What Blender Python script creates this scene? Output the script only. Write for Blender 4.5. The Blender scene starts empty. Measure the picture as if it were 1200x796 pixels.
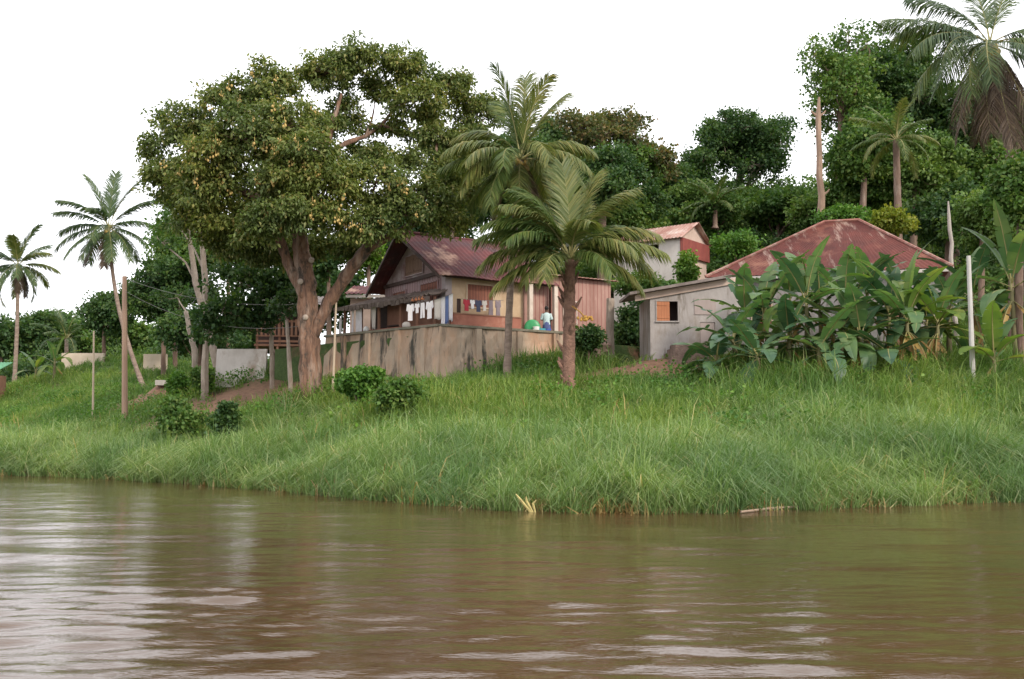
import bpy, math, random
import numpy as np
from mathutils import Vector, Matrix

R = math.radians
random.seed(11)
rng = np.random.default_rng(11)
sc = bpy.context.scene
col = sc.collection

# ------------------------------------------------------------------ camera
F = 1200.0
TH = math.atan(107 / F)
CAM = Vector((0, 0, 1.9))
cd = bpy.data.cameras.new('camera')
cam = bpy.data.objects.new('camera', cd)
col.objects.link(cam)
cam.location = CAM
cam.rotation_euler = (math.pi / 2 + TH, 0, 0)
cd.sensor_width = 36
cd.lens = 36
cd.clip_end = 4000
sc.camera = cam
CT, ST = math.cos(TH), math.sin(TH)


def at(px, py, Y):
    """world point seen at photo pixel (px, py) at distance Y"""
    dx, up = px - 600, 398 - py
    ry = F * CT - ST * up
    rz = F * ST + CT * up
    return Vector((dx * Y / ry, Y, CAM.z + rz * Y / ry))


def at_water(px, py):
    dx, up = px - 600, 398 - py
    ry = F * CT - ST * up
    rz = F * ST + CT * up
    t = -CAM.z / rz
    return dx * t, ry * t


# ------------------------------------------------------------------ terrain
WL = [at_water(*p) for p in [(0, 556), (100, 559), (200, 565), (300, 572), (400, 582), (500, 590), (600, 597),
                             (700, 600), (760, 601), (900, 597), (1000, 594), (1100, 590), (1200, 586)]]
WX = np.array([-600, -200, -60] + [p[0] for p in WL] + [30, 60, 600])
WY = np.array([420, 165, 76] + [p[1] for p in WL] + [36, 52, 260])
CX = np.array([-400, -46, -22, -9, -3, 3, 10, 18, 40, 200], float)
PROF = [
    ([0, 6, 12, 18, 25, 35, 60, 400], [0, .8, 1.8, 3.0, 4.6, 6.3, 7.3, 9]),
    ([0, 6, 12, 18, 25, 35, 60, 400], [0, .8, 1.8, 3.0, 4.6, 6.3, 7.3, 9]),
    ([0, 4, 8, 13, 18, 23, 30, 50, 400], [0, .6, 1.3, 2.2, 3.1, 4.5, 5.3, 6.5, 9]),
    ([0, 3, 7, 11, 14, 20, 30, 50, 400], [0, .5, 1.5, 2.9, 3.9, 4.5, 5.2, 6.5, 9]),
    ([0, 3, 7, 11, 16, 22, 30, 50, 400], [0, .5, 1.4, 2.5, 3.6, 4.3, 4.9, 6, 9]),
    ([0, 4, 10, 16, 21, 27, 40, 60, 400], [0, .6, 1.8, 3.1, 3.9, 4.8, 5.5, 6, 9]),
    ([0, 4, 9, 14, 20, 24, 40, 60, 400], [0, 1.0, 2.7, 4.0, 4.7, 5.0, 6, 6.6, 9]),
    ([0, 4, 9, 14, 20, 40, 60, 400], [0, 1.5, 3.9, 4.6, 5.0, 6.5, 7, 9]),
    ([0, 4, 9, 14, 20, 40, 60, 400], [0, 1.6, 4.0, 4.8, 5.2, 7, 8, 9]),
    ([0, 4, 9, 14, 20, 40, 60, 400], [0, 1.6, 4.0, 4.8, 5.2, 7, 8, 9]),
]


def sstep(t):
    t = np.clip(t, 0, 1)
    return t * t * (3 - 2 * t)


def yw(X):
    return np.interp(X, WX, WY)


def tz(X, Y):
    X = np.asarray(X, float)
    Y = np.asarray(Y, float)
    s = Y - yw(X)
    cols = np.stack([np.interp(s, a, b) for a, b in PROF])
    i = np.clip(np.searchsorted(CX, X) - 1, 0, len(CX) - 2)
    t = np.clip((X - CX[i]) / (CX[i + 1] - CX[i]), 0, 1)
    idx = np.indices(X.shape) if X.ndim else ()
    if X.ndim == 0:
        z = cols[i] * (1 - t) + cols[i + 1] * t
    else:
        z = cols[(i,) + tuple(idx)] * (1 - t) + cols[(i + 1,) + tuple(idx)] * t
    z = z + 15.5 * sstep((Y - 54) / 46) * sstep((X + 8) / 26)
    z = z + np.where(s > 1, 0.12 * np.sin(X * 1.3 + Y * .4) * np.sin(Y * .9 - X * .3), 0)
    z = z + 1.0 * np.exp(-((X + 15) / 6) ** 2 - ((Y - 57.5) / 5) ** 2) + 2.1 * np.exp(-((X + 34) / 9) ** 2 - ((Y - 89) / 7) ** 2)
    z = z + .75 * np.exp(-((X - 7.2) / 4.2) ** 2 - ((Y - 46.4) / 2.8) ** 2)
    z = z + 1.1 * np.exp(-((X + 22.6) / 1.6) ** 2 - ((Y - 66.4) / 1.3) ** 2)
    z = np.where(s < 0, np.maximum(s * .35, -2.5), z)
    return z


def gz(x, y):
    return float(tz(np.array(x), np.array(y)))


# ------------------------------------------------------------------ materials
def _nodes(name):
    m = bpy.data.materials.new(name)
    m.use_nodes = True
    nt = m.node_tree
    for n in list(nt.nodes):
        nt.nodes.remove(n)
    out = nt.nodes.new('ShaderNodeOutputMaterial')
    return m, nt, out


def N(nt, kind, **kw):
    n = nt.nodes.new(kind)
    for k, v in kw.items():
        if k in n.inputs:
            n.inputs[k].default_value = v
        else:
            setattr(n, k, v)
    return n


def ramp(nt, fac, stops):
    r = nt.nodes.new('ShaderNodeValToRGB')
    el = r.color_ramp.elements
    while len(el) > 1:
        el.remove(el[-1])
    el[0].position, el[0].color = stops[0][0], (*stops[0][1], 1)
    for p, c in stops[1:]:
        e = el.new(p)
        e.color = (*c, 1)
    nt.links.new(fac, r.inputs[0])
    return r.outputs[0]


def mixc(nt, fac, a, b, mode='MIX'):
    m = nt.nodes.new('ShaderNodeMixRGB')
    m.blend_type = mode
    for i, v in ((0, fac), (1, a), (2, b)):
        if isinstance(v, (int, float)):
            m.inputs[i].default_value = v
        elif isinstance(v, tuple):
            m.inputs[i].default_value = (*v, 1)
        else:
            nt.links.new(v, m.inputs[i])
    return m.outputs[0]


def leaf_mat(name, stops, trans=.35, rough=.55, nscale=.35, tint=None):
    """leaf colours vary per leaf (random per island) and per patch"""
    m, nt, out = _nodes(name)
    L = nt.links.new
    geo = N(nt, 'ShaderNodeNewGeometry')
    c = ramp(nt, geo.outputs['Random Per Island'], stops)
    tc = N(nt, 'ShaderNodeTexCoord')
    no = N(nt, 'ShaderNodeTexNoise', Scale=nscale, Detail=2.0)
    L(tc.outputs['Object'], no.inputs['Vector'])
    c2 = ramp(nt, no.outputs[0], [(.35, (.72, .8, .8)), (.65, tint or (1.25, 1.15, .9))])
    c = mixc(nt, 1.0, c, c2, 'MULTIPLY')
    p = N(nt, 'ShaderNodeBsdfPrincipled', Roughness=rough)
    p.inputs['Specular IOR Level'].default_value = .35
    L(c, p.inputs['Base Color'])
    t = N(nt, 'ShaderNodeBsdfTranslucent')
    ct = mixc(nt, 1.0, c, (1.1, 1.2, .6), 'MULTIPLY')
    L(ct, t.inputs[0])
    mx = N(nt, 'ShaderNodeMixShader')
    mx.inputs[0].default_value = trans
    L(p.outputs[0], mx.inputs[1])
    L(t.outputs[0], mx.inputs[2])
    L(mx.outputs[0], out.inputs[0])
    return m


def mat(name, a, b=None, scale=3.0, stretch=(1, 1, 1), rough=.8, spots=None, spot_scale=1.2, spot_at=.6, bump=.0,
        bscale=None, wave=None, wave_col=None, metal=0.0, soft=.12, spots2=None, spot2_at=.62, spot2_stretch=(1, 1, 1)):
    """two-tone noise surface with optional stains and plank/board lines"""
    m, nt, out = _nodes(name)
    L = nt.links.new
    b = b or tuple(x * .7 for x in a)
    tc = N(nt, 'ShaderNodeTexCoord')
    mp = N(nt, 'ShaderNodeMapping')
    mp.inputs['Scale'].default_value = stretch
    L(tc.outputs['Object'], mp.inputs[0])
    no = N(nt, 'ShaderNodeTexNoise', Scale=scale, Detail=6.0, Roughness=.65)
    L(mp.outputs[0], no.inputs['Vector'])
    c = ramp(nt, no.outputs[0], [(.3, b), (.7, a)])
    if spots:
        n2 = N(nt, 'ShaderNodeTexNoise', Scale=spot_scale, Detail=5.0, Roughness=.7)
        L(mp.outputs[0], n2.inputs['Vector'])
        f = ramp(nt, n2.outputs[0], [(spot_at - soft * .5, (0, 0, 0)), (spot_at + soft, (1, 1, 1))])
        c = mixc(nt, f, c, spots)
    if spots2:
        mp2 = N(nt, 'ShaderNodeMapping')
        mp2.inputs['Scale'].default_value = spot2_stretch
        mp2.inputs['Location'].default_value = (7.3, 2.1, 4.4)
        L(tc.outputs['Object'], mp2.inputs[0])
        n3 = N(nt, 'ShaderNodeTexNoise', Scale=spot_scale, Detail=6.0, Roughness=.7)
        L(mp2.outputs[0], n3.inputs['Vector'])
        f = ramp(nt, n3.outputs[0], [(spot2_at - .03, (0, 0, 0)), (spot2_at + .08, (1, 1, 1))])
        c = mixc(nt, f, c, spots2)
    hgt = no.outputs[0]
    if wave:
        w = N(nt, 'ShaderNodeTexWave', Scale=wave[0], Distortion=.25)
        w.bands_direction = wave[1]
        w.inputs['Detail'].default_value = 1.0
        L(tc.outputs['Object'], w.inputs['Vector'])
        f = ramp(nt, w.outputs[1], [(0.0, (1, 1, 1)), (.16, (0, 0, 0))])
        c = mixc(nt, f, c, wave_col or tuple(x * .45 for x in b))
    p = N(nt, 'ShaderNodeBsdfPrincipled', Roughness=rough, Metallic=metal)
    L(c, p.inputs['Base Color'])
    if bump:
        bn = N(nt, 'ShaderNodeTexNoise', Scale=bscale or scale * 3, Detail=5.0)
        L(mp.outputs[0], bn.inputs['Vector'])
        bp = N(nt, 'ShaderNodeBump', Strength=bump, Distance=.08)
        L(bn.outputs[0], bp.inputs['Height'])
        L(bp.outputs[0], p.inputs['Normal'])
    L(p.outputs[0], out.inputs[0])
    return m


M = {}
M['mango_leaf'] = leaf_mat('mango_leaf', [(0, (.085, .125, .035)), (.45, (.13, .175, .05)), (.8, (.185, .225, .07)), (1, (.29, .26, .1))], trans=.35, tint=(1.25, 1.14, .85), rough=.5)
M['dark_leaf'] = leaf_mat('dark_leaf', [(0, (0.034, 0.081, 0.030)), (.6, (0.054, 0.115, 0.035)), (1, (0.095, 0.149, 0.041))])
M['mid_leaf'] = leaf_mat('mid_leaf', [(0, (0.068, 0.143, 0.038)), (.6, (0.098, 0.188, 0.045)), (1, (0.165, 0.225, 0.060))])
M['bronze_leaf'] = leaf_mat('bronze_leaf', [(0, (0.063, 0.084, 0.035)), (.6, (0.098, 0.119, 0.042)), (1, (0.210, 0.140, 0.070))])
M['bright_leaf'] = leaf_mat('bright_leaf', [(0, (0.084, 0.180, 0.024)), (.6, (0.132, 0.252, 0.036)), (1, (0.228, 0.312, 0.060))])
M['yellow_leaf'] = leaf_mat('yellow_leaf', [(0, (.12, .17, .02)), (.6, (.2, .24, .03)), (1, (.3, .3, .05))])
M['hill_leaf'] = leaf_mat('hill_leaf', [(0, (0.092, 0.172, 0.046)), (.6, (0.127, 0.218, 0.057)), (1, (0.196, 0.265, 0.081))])
M['bush_leaf'] = leaf_mat('bush_leaf', [(0, (0.061, 0.154, 0.028)), (.6, (0.094, 0.209, 0.033)), (1, (0.154, 0.264, 0.055))])
M['palm_leaf'] = leaf_mat('palm_leaf', [(0, (0.057, 0.103, 0.029)), (.6, (0.092, 0.144, 0.040)), (1, (0.172, 0.196, 0.063))], trans=.3, rough=.42)
M['palm_olive'] = leaf_mat('palm_olive', [(0, (0.086, 0.121, 0.034)), (.6, (0.138, 0.172, 0.052)), (1, (0.253, 0.230, 0.086))], trans=.3, rough=.42)
M['palm_dark'] = leaf_mat('palm_dark', [(0, (0.039, 0.077, 0.033)), (.6, (0.061, 0.105, 0.039)), (1, (0.099, 0.132, 0.050))], trans=.25, rough=.45)
M['palm_dead'] = leaf_mat('palm_dead', [(0, (.075, .048, .034)), (.6, (.115, .077, .053)), (1, (.17, .12, .08))], trans=.2, tint=(1.1, 1, .9))
M['banana_leaf'] = leaf_mat('banana_leaf', [(0, (.085, .165, .07)), (.6, (.115, .2, .085)), (1, (.17, .24, .11))], trans=.4, rough=.42, nscale=1.2)
M['banana_pale'] = leaf_mat('banana_pale', [(0, (.12, .2, .05)), (.6, (.16, .24, .06)), (1, (.24, .28, .08))], trans=.45, rough=.4, nscale=1.2)
M['banana_dark'] = leaf_mat('banana_dark', [(0, (.05, .11, .06)), (.6, (.07, .14, .075)), (1, (.11, .175, .09))], trans=.3, rough=.4, nscale=1.2)
M['banana_dead'] = leaf_mat('banana_dead', [(0, (.18, .1, .04)), (.6, (.28, .17, .06)), (1, (.38, .28, .1))], trans=.2)
M['grass'] = leaf_mat('grass', [(0, (0.099, 0.193, 0.045)), (.45, (0.145, 0.248, 0.058)), (.85, (0.197, 0.297, 0.080)), (.97, (0.278, 0.341, 0.120)), (1, (0.394, 0.363, 0.180))], trans=.4, nscale=.16, tint=(1.25, 1.1, .95))
M['reed'] = leaf_mat('reed', [(0, (0.125, 0.219, 0.068)), (.5, (0.188, 0.289, 0.098)), (.85, (0.268, 0.358, 0.160)), (.97, (0.388, 0.428, 0.240)), (1, (0.433, 0.364, 0.180))], trans=.4, rough=.5, nscale=.3, tint=(1.2, 1.12, 1.0))
M['dry_reed'] = leaf_mat('dry_reed', [(0, (.2, .12, .05)), (.5, (.32, .24, .11)), (1, (.45, .38, .2))], trans=.25)
M['bark'] = mat('bark', (.23, .155, .115), (.1, .062, .045), 2.5, (1, 1, .3), .9, spots=(.3, .24, .2), spot_at=.6, bump=.9, bscale=5)
M['mango_bark'] = mat('mango_bark', (.27, .15, .095), (.06, .034, .025), 5.0, (1, 1, .22), .95, spots=(.3, .22, .17), spot_scale=2.2, spot_at=.56, bump=1.0, bscale=9, spots2=(.05, .04, .032), spot2_at=.54, spot2_stretch=(1.2, 1.2, .5))
M['pale_bark'] = mat('pale_bark', (.42, .35, .29), (.22, .17, .13), 2.5, (1, 1, .5), .9, spots=(.16, .13, .1), spot_at=.62, bump=.5)
M['palm_bark'] = mat('palm_bark', (.33, .25, .2), (.16, .11, .085), 2.0, (1, 1, 3), .9, bump=.6, bscale=8)
M['boot_bark'] = mat('boot_bark', (.3, .17, .12), (.11, .06, .045), 4, (1, 1, 1), .95, bump=.8)
M['bare_wood'] = mat('bare_wood', (.36, .25, .18), (.2, .13, .09), 3.0, (1, 1, .3), .85, spots=(.2, .1, .07), bump=.4)
M['rachis'] = mat('rachis', (.3, .27, .1), (.2, .19, .07), 3, rough=.6)
M['stalk'] = mat('stalk', (.2, .19, .08), (.13, .1, .05), 3, (1, 1, .4), .7, spots=(.16, .09, .06))
M['coconut'] = mat('coconut', (.5, .34, .08), (.33, .22, .06), 6, rough=.5)
M['fruit'] = mat('fruit', (.5, .36, .12), (.36, .25, .08), 6, rough=.6)


def ground_mat():
    m, nt, out = _nodes('ground')
    L = nt.links.new
    geo = N(nt, 'ShaderNodeNewGeometry')
    n1 = N(nt, 'ShaderNodeTexNoise', Scale=.35, Detail=6.0, Roughness=.65)
    L(geo.outputs['Position'], n1.inputs['Vector'])
    n2 = N(nt, 'ShaderNodeTexNoise', Scale=4.0, Detail=6.0, Roughness=.7)
    L(geo.outputs['Position'], n2.inputs['Vector'])
    soil = ramp(nt, n2.outputs[0], [(.3, (.12, .065, .04)), (.7, (.27, .145, .085))])
    green = ramp(nt, n2.outputs[0], [(.3, (.045, .08, .02)), (.7, (.08, .13, .035))])
    at_ = N(nt, 'ShaderNodeAttribute')
    at_.attribute_name = 'soil'
    f = ramp(nt, n1.outputs[0], [(.5, (0, 0, 0)), (.6, (1, 1, 1))])
    f = mixc(nt, 1.0, f, at_.outputs['Color'], 'ADD')
    c = mixc(nt, f, green, soil)
    p = N(nt, 'ShaderNodeBsdfPrincipled', Roughness=.95)
    L(c, p.inputs['Base Color'])
    b = N(nt, 'ShaderNodeBump', Strength=.8, Distance=.1)
    L(n2.outputs[0], b.inputs['Height'])
    L(b.outputs[0], p.inputs['Normal'])
    L(p.outputs[0], out.inputs[0])
    return m


def water_mat():
    m, nt, out = _nodes('river_water')
    L = nt.links.new
    geo = N(nt, 'ShaderNodeNewGeometry')
    n0 = N(nt, 'ShaderNodeTexNoise', Scale=.12, Detail=3.0)
    L(geo.outputs['Position'], n0.inputs['Vector'])
    c = ramp(nt, n0.outputs[0], [(.35, (.062, .034, .016)), (.65, (.083, .047, .023))])
    p = N(nt, 'ShaderNodeBsdfPrincipled', Roughness=.08, IOR=1.5)
    L(c, p.inputs['Base Color'])
    prev = None
    for sc_, st_, rot, ds, stg in ((1.6, (.4, 1.2, 1), 6, .03, .3), (5.5, (.3, 1.2, 1), -8, .014, .5), (17, (.4, 1.2, 1), 10, .006, .6)):
        mp = N(nt, 'ShaderNodeMapping')
        mp.inputs['Scale'].default_value = st_
        mp.inputs['Rotation'].default_value = (0, 0, R(rot))
        L(geo.outputs['Position'], mp.inputs[0])
        n1 = N(nt, 'ShaderNodeTexNoise', Scale=sc_, Detail=3.0, Roughness=.55, Distortion=.5)
        L(mp.outputs[0], n1.inputs['Vector'])
        b = N(nt, 'ShaderNodeBump', Strength=stg, Distance=ds)
        L(n1.outputs[0], b.inputs['Height'])
        if prev:
            L(prev, b.inputs['Normal'])
        prev = b.outputs[0]
    L(prev, p.inputs['Normal'])
    L(p.outputs[0], out.inputs[0])
    return m


M['ground'] = ground_mat()
M['water'] = water_mat()
M['roof_red'] = mat('roof_red', (.15, .035, .034), (.075, .018, .02), 1.4, (1, 1, 1), .85, spots=(.07, .035, .04), spot_scale=.5, spot_at=.52,
                    spots2=(.4, .24, .18), spot2_at=.6, spot2_stretch=(.8, .8, .8))
M['roof_hip'] = mat('roof_hip', (.165, .042, .03), (.085, .022, .017), 1.4, (1, 1, 1), .85, spots=(.27, .115, .075), spot_scale=.6, spot_at=.6,
                    spots2=(.42, .3, .24), spot2_at=.585, spot2_stretch=(2.6, .4, .4))
M['roof_pale'] = mat('roof_pale', (.42, .25, .2), (.26, .11, .08), 1.3, (1, 1, 1), .6, spots=(.5, .42, .37), spot_scale=.8, spot_at=.55)
M['ridge_rust'] = mat('ridge_rust', (.34, .16, .12), (.2, .06, .05), 1.6, rough=.8, spots=(.45, .34, .28), spot_at=.55)
M['roof_grey'] = mat('roof_grey', (.26, .22, .2), (.13, .1, .09), 1.5, (1, 1, 1), .8, spots=(.33, .28, .26), spot_at=.6)
M['roof_green'] = mat('roof_green', (.1, .32, .16), (.07, .2, .1), 2, rough=.6)
M['shelter_roof'] = mat('shelter_roof', (.22, .17, .145), (.1, .075, .065), 2.5, (1, 1, 1), .9, spots=(.3, .25, .22), spot_scale=2, spot_at=.58, bump=.5)
M['fascia_white'] = mat('fascia_white', (.6, .56, .52), (.45, .4, .36), 3)
M['plank_purple'] = mat('plank_purple', (.44, .31, .31), (.3, .19, .19), 1.5, (1, 1, .3), .85, spots=(.38, .33, .33), spot_at=.58, wave=(1.4, 'Y'))
M['gable_grey'] = mat('gable_grey', (.58, .52, .52), (.42, .34, .35), 1.5, (1, 1, 1), .85, spots=(.26, .15, .145), spot_scale=.6, spot_at=.52)
M['cream_wall'] = mat('cream_wall', (.6, .46, .31), (.46, .32, .2), 1.5, rough=.85, spots=(.36, .2, .14), spot_scale=.8, spot_at=.6)
M['pink_plank'] = mat('pink_plank', (.44, .27, .225), (.28, .15, .12), 1.4, (1, 1, .3), .85, spots=(.6, .4, .34), spot_at=.6, wave=(1.5, 'X'), wave_col=(.25, .1, .08))
M['post_grey'] = mat('post_grey', (.48, .42, .42), (.36, .3, .3), 2)
M['column_white'] = mat('column_white', (.66, .58, .5), (.5, .4, .33), 2)
M['shutter'] = mat('shutter', (.33, .13, .085), (.2, .075, .05), 2, (1, 1, .25), .8, wave=(2.2, 'X'))
M['shutter_tan'] = mat('shutter_tan', (.28, .17, .11), (.19, .11, .075), 2, (1, 1, .25), .8, wave=(2.2, 'Y'))
M['shutter_orange'] = mat('shutter_orange', (.5, .2, .09), (.38, .14, .06), 2, (1, 1, .3), .7, wave=(2.5, 'X'), wave_col=(.34, .12, .05))
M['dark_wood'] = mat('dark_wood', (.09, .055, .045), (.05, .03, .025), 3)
M['brown_wood'] = mat('brown_wood', (.3, .16, .1), (.19, .09, .06), 2, (1, 1, .4), .85)
M['brick_red'] = mat('brick_red', (.38, .16, .11), (.27, .1, .07), 2, rough=.9, spots=(.45, .24, .17), spot_at=.62)
M['frame_cream'] = mat('frame_cream', (.62, .5, .36), (.5, .38, .26), 2)
M['retaining'] = mat('retaining', (.52, .41, .31), (.31, .235, .175), 1.6, (1, 1, .45), .95, spots=(.47, .25, .14), spot_scale=.75, spot_at=.55, bump=1.0, bscale=1.6,
                     spots2=(.06, .055, .045), spot2_at=.545, spot2_stretch=(2.6, 2.6, .35), soft=.25)
M['coping'] = mat('coping', (.25, .22, .17), (.13, .13, .09), 2, rough=.95, bump=.5)
M['grey_wall'] = mat('grey_wall', (.42, .385, .37), (.31, .28, .265), 1.4, (1, 1, .5), .92, spots=(.24, .2, .165), spot_scale=.8, spot_at=.55, bump=.4, spots2=(.17, .145, .12), spot2_at=.57, spot2_stretch=(2.2, 2.2, .35))
M['dull_panel'] = mat('dull_panel', (.4, .33, .31), (.31, .25, .23), 2, (1, 1, .3))
M['white_wall'] = mat('white_wall', (.66, .61, .57), (.5, .45, .41), 1.3, (1, 1, .5), .9, spots=(.34, .26, .2), spot_scale=.8, spot_at=.6)
M['pink_wall'] = mat('pink_wall', (.6, .47, .4), (.46, .34, .28), 1.3, rough=.9)
M['beige_wall'] = mat('beige_wall', (.55, .46, .36), (.42, .34, .26), 1.3, rough=.9)
M['red_sheet'] = mat('red_sheet', (.3, .08, .06), (.22, .05, .045), 2, rough=.6, wave=(2.5, 'X'))
M['stone_step'] = mat('stone_step', (.3, .21, .17), (.16, .11, .09), 4, rough=.95, bump=.8)
M['concrete'] = mat('concrete', (.55, .5, .44), (.44, .39, .33), 3, rough=.9)
M['mound'] = mat('mound', (.33, .2, .15), (.2, .12, .09), 2, rough=.95, spots=(.1, .15, .04), spot_at=.57, bump=1.0)
M['pole_white'] = mat('pole_white', (.52, .5, .47), (.34, .32, .3), 3, (1, 1, .3))
M['pole_tan'] = mat('pole_tan', (.5, .41, .31), (.38, .29, .2), 2, (1, 1, .3))
M['pole_wood'] = mat('pole_wood', (.42, .28, .2), (.3, .185, .13), 2, (1, 1, .2), bump=.3)
M['pole_grey'] = mat('pole_grey', (.42, .38, .34), (.26, .23, .2), 2, (1, 1, .3))
M['wire'] = mat('wire', (.2, .19, .18), (.15, .14, .13), 3)
M['cloth_white'] = mat('cloth_white', (.82, .79, .8), (.7, .67, .69), 3, rough=.9)
M['cloth_cream'] = mat('cloth_cream', (.68, .63, .57), (.6, .55, .5), 3, rough=.9)
M['cloth_blue'] = mat('cloth_blue', (.16, .22, .42), (.12, .17, .34), 3, rough=.9)
M['cloth_red'] = mat('cloth_red', (.45, .04, .06), (.34, .03, .045), 3, rough=.9)
M['cloth_grey'] = mat('cloth_grey', (.27, .22, .24), (.2, .16, .18), 3, rough=.9)
M['cloth_navy'] = mat('cloth_navy', (.07, .08, .15), (.05, .055, .1), 3, rough=.9)
M['skin'] = mat('skin', (.12, .065, .042), (.09, .05, .032), 4, rough=.6)
M['hair'] = mat('hair', (.02, .016, .014), (.012, .01, .01), 4)
M['shirt'] = mat('shirt', (.55, .68, .68), (.45, .58, .58), 4, rough=.9)
M['skirt'] = mat('skirt', (.1, .13, .3), (.07, .09, .2), 4, rough=.9)
M['plastic_green'] = mat('plastic_green', (.05, .34, .13), (.04, .27, .1), 4, rough=.4)
M['plastic_blue'] = mat('plastic_blue', (.06, .12, .42), (.05, .1, .34), 4, rough=.4)
M['plastic_teal'] = mat('plastic_teal', (.07, .36, .42), (.06, .3, .35), 4, rough=.4)
M['plastic_white'] = mat('plastic_white', (.78, .78, .76), (.7, .7, .68), 4, rough=.4)
M['driftwood'] = mat('driftwood', (.4, .3, .22), (.24, .17, .12), 3, (.3, 1, 1), .9)
M['dry_stem'] = mat('dry_stem', (.6, .52, .22), (.45, .36, .14), 3)
M['bunch_orange'] = mat('bunch_orange', (.55, .32, .06), (.4, .2, .04), 5, rough=.6)


# ------------------------------------------------------------------ mesh helpers
def mesh_np(name, V, quads=None, tris=None, qmat=None, tmat=None, mats=(), smooth=False):
    V = np.asarray(V, np.float32).reshape(-1, 3)
    q = np.zeros((0, 4), np.int32) if quads is None else np.asarray(quads, np.int32).reshape(-1, 4)
    t = np.zeros((0, 3), np.int32) if tris is None else np.asarray(tris, np.int32).reshape(-1, 3)
    me = bpy.data.meshes.new(name)
    me.vertices.add(len(V))
    me.vertices.foreach_set('co', V.ravel())
    nl = len(q) * 4 + len(t) * 3
    me.loops.add(nl)
    me.loops.foreach_set('vertex_index', np.concatenate([q.ravel(), t.ravel()]).astype(np.int32))
    me.polygons.add(len(q) + len(t))
    ls = np.concatenate([np.arange(len(q)) * 4, len(q) * 4 + np.arange(len(t)) * 3]).astype(np.int32)
    me.polygons.foreach_set('loop_start', ls)
    if qmat is not None or tmat is not None:
        mi = np.concatenate([np.zeros(len(q), np.int32) if qmat is None else np.asarray(qmat, np.int32),
                             np.zeros(len(t), np.int32) if tmat is None else np.asarray(tmat, np.int32)])
        me.polygons.foreach_set('material_index', mi)
    if smooth:
        me.polygons.foreach_set('use_smooth', np.ones(len(q) + len(t), bool))
    for m in mats:
        me.materials.append(m)
    me.update(calc_edges=True)
    return me


def link(name, me, parent=None, loc=(0, 0, 0)):
    o = bpy.data.objects.new(name, me)
    col.objects.link(o)
    o.location = loc
    if parent:
        o.parent = parent
    return o


def tag(o, label=None, cat=None, group=None, kind=None):
    if label:
        o['label'] = label
    if cat:
        o['category'] = cat
    if group:
        o['group'] = group
    if kind:
        o['kind'] = kind
    return o


def thing(name, label, cat, loc=(0, 0, 0), group=None):
    o = bpy.data.objects.new(name, None)
    o.empty_display_size = .3
    col.objects.link(o)
    o.location = loc
    return tag(o, label, cat, group, 'thing')


def kids(o):
    return [c for c in bpy.data.objects if c.parent == o]


def copy_tree(o, parent=None):
    c = o.copy()
    col.objects.link(c)
    if parent:
        c.parent = parent
    for ch in kids(o):
        copy_tree(ch, c)
    return c


class Frame:
    def __init__(s, O, e1):
        s.O = Vector((O[0], O[1], 0))
        e = Vector((e1[0], e1[1], 0)).normalized()
        s.e1, s.e2 = e, Vector((-e.y, e.x, 0))

    def p(s, a, b, z):
        return s.O + s.e1 * a + s.e2 * b + Vector((0, 0, z))


WORLD = Frame((0, 0), (1, 0))


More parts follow.
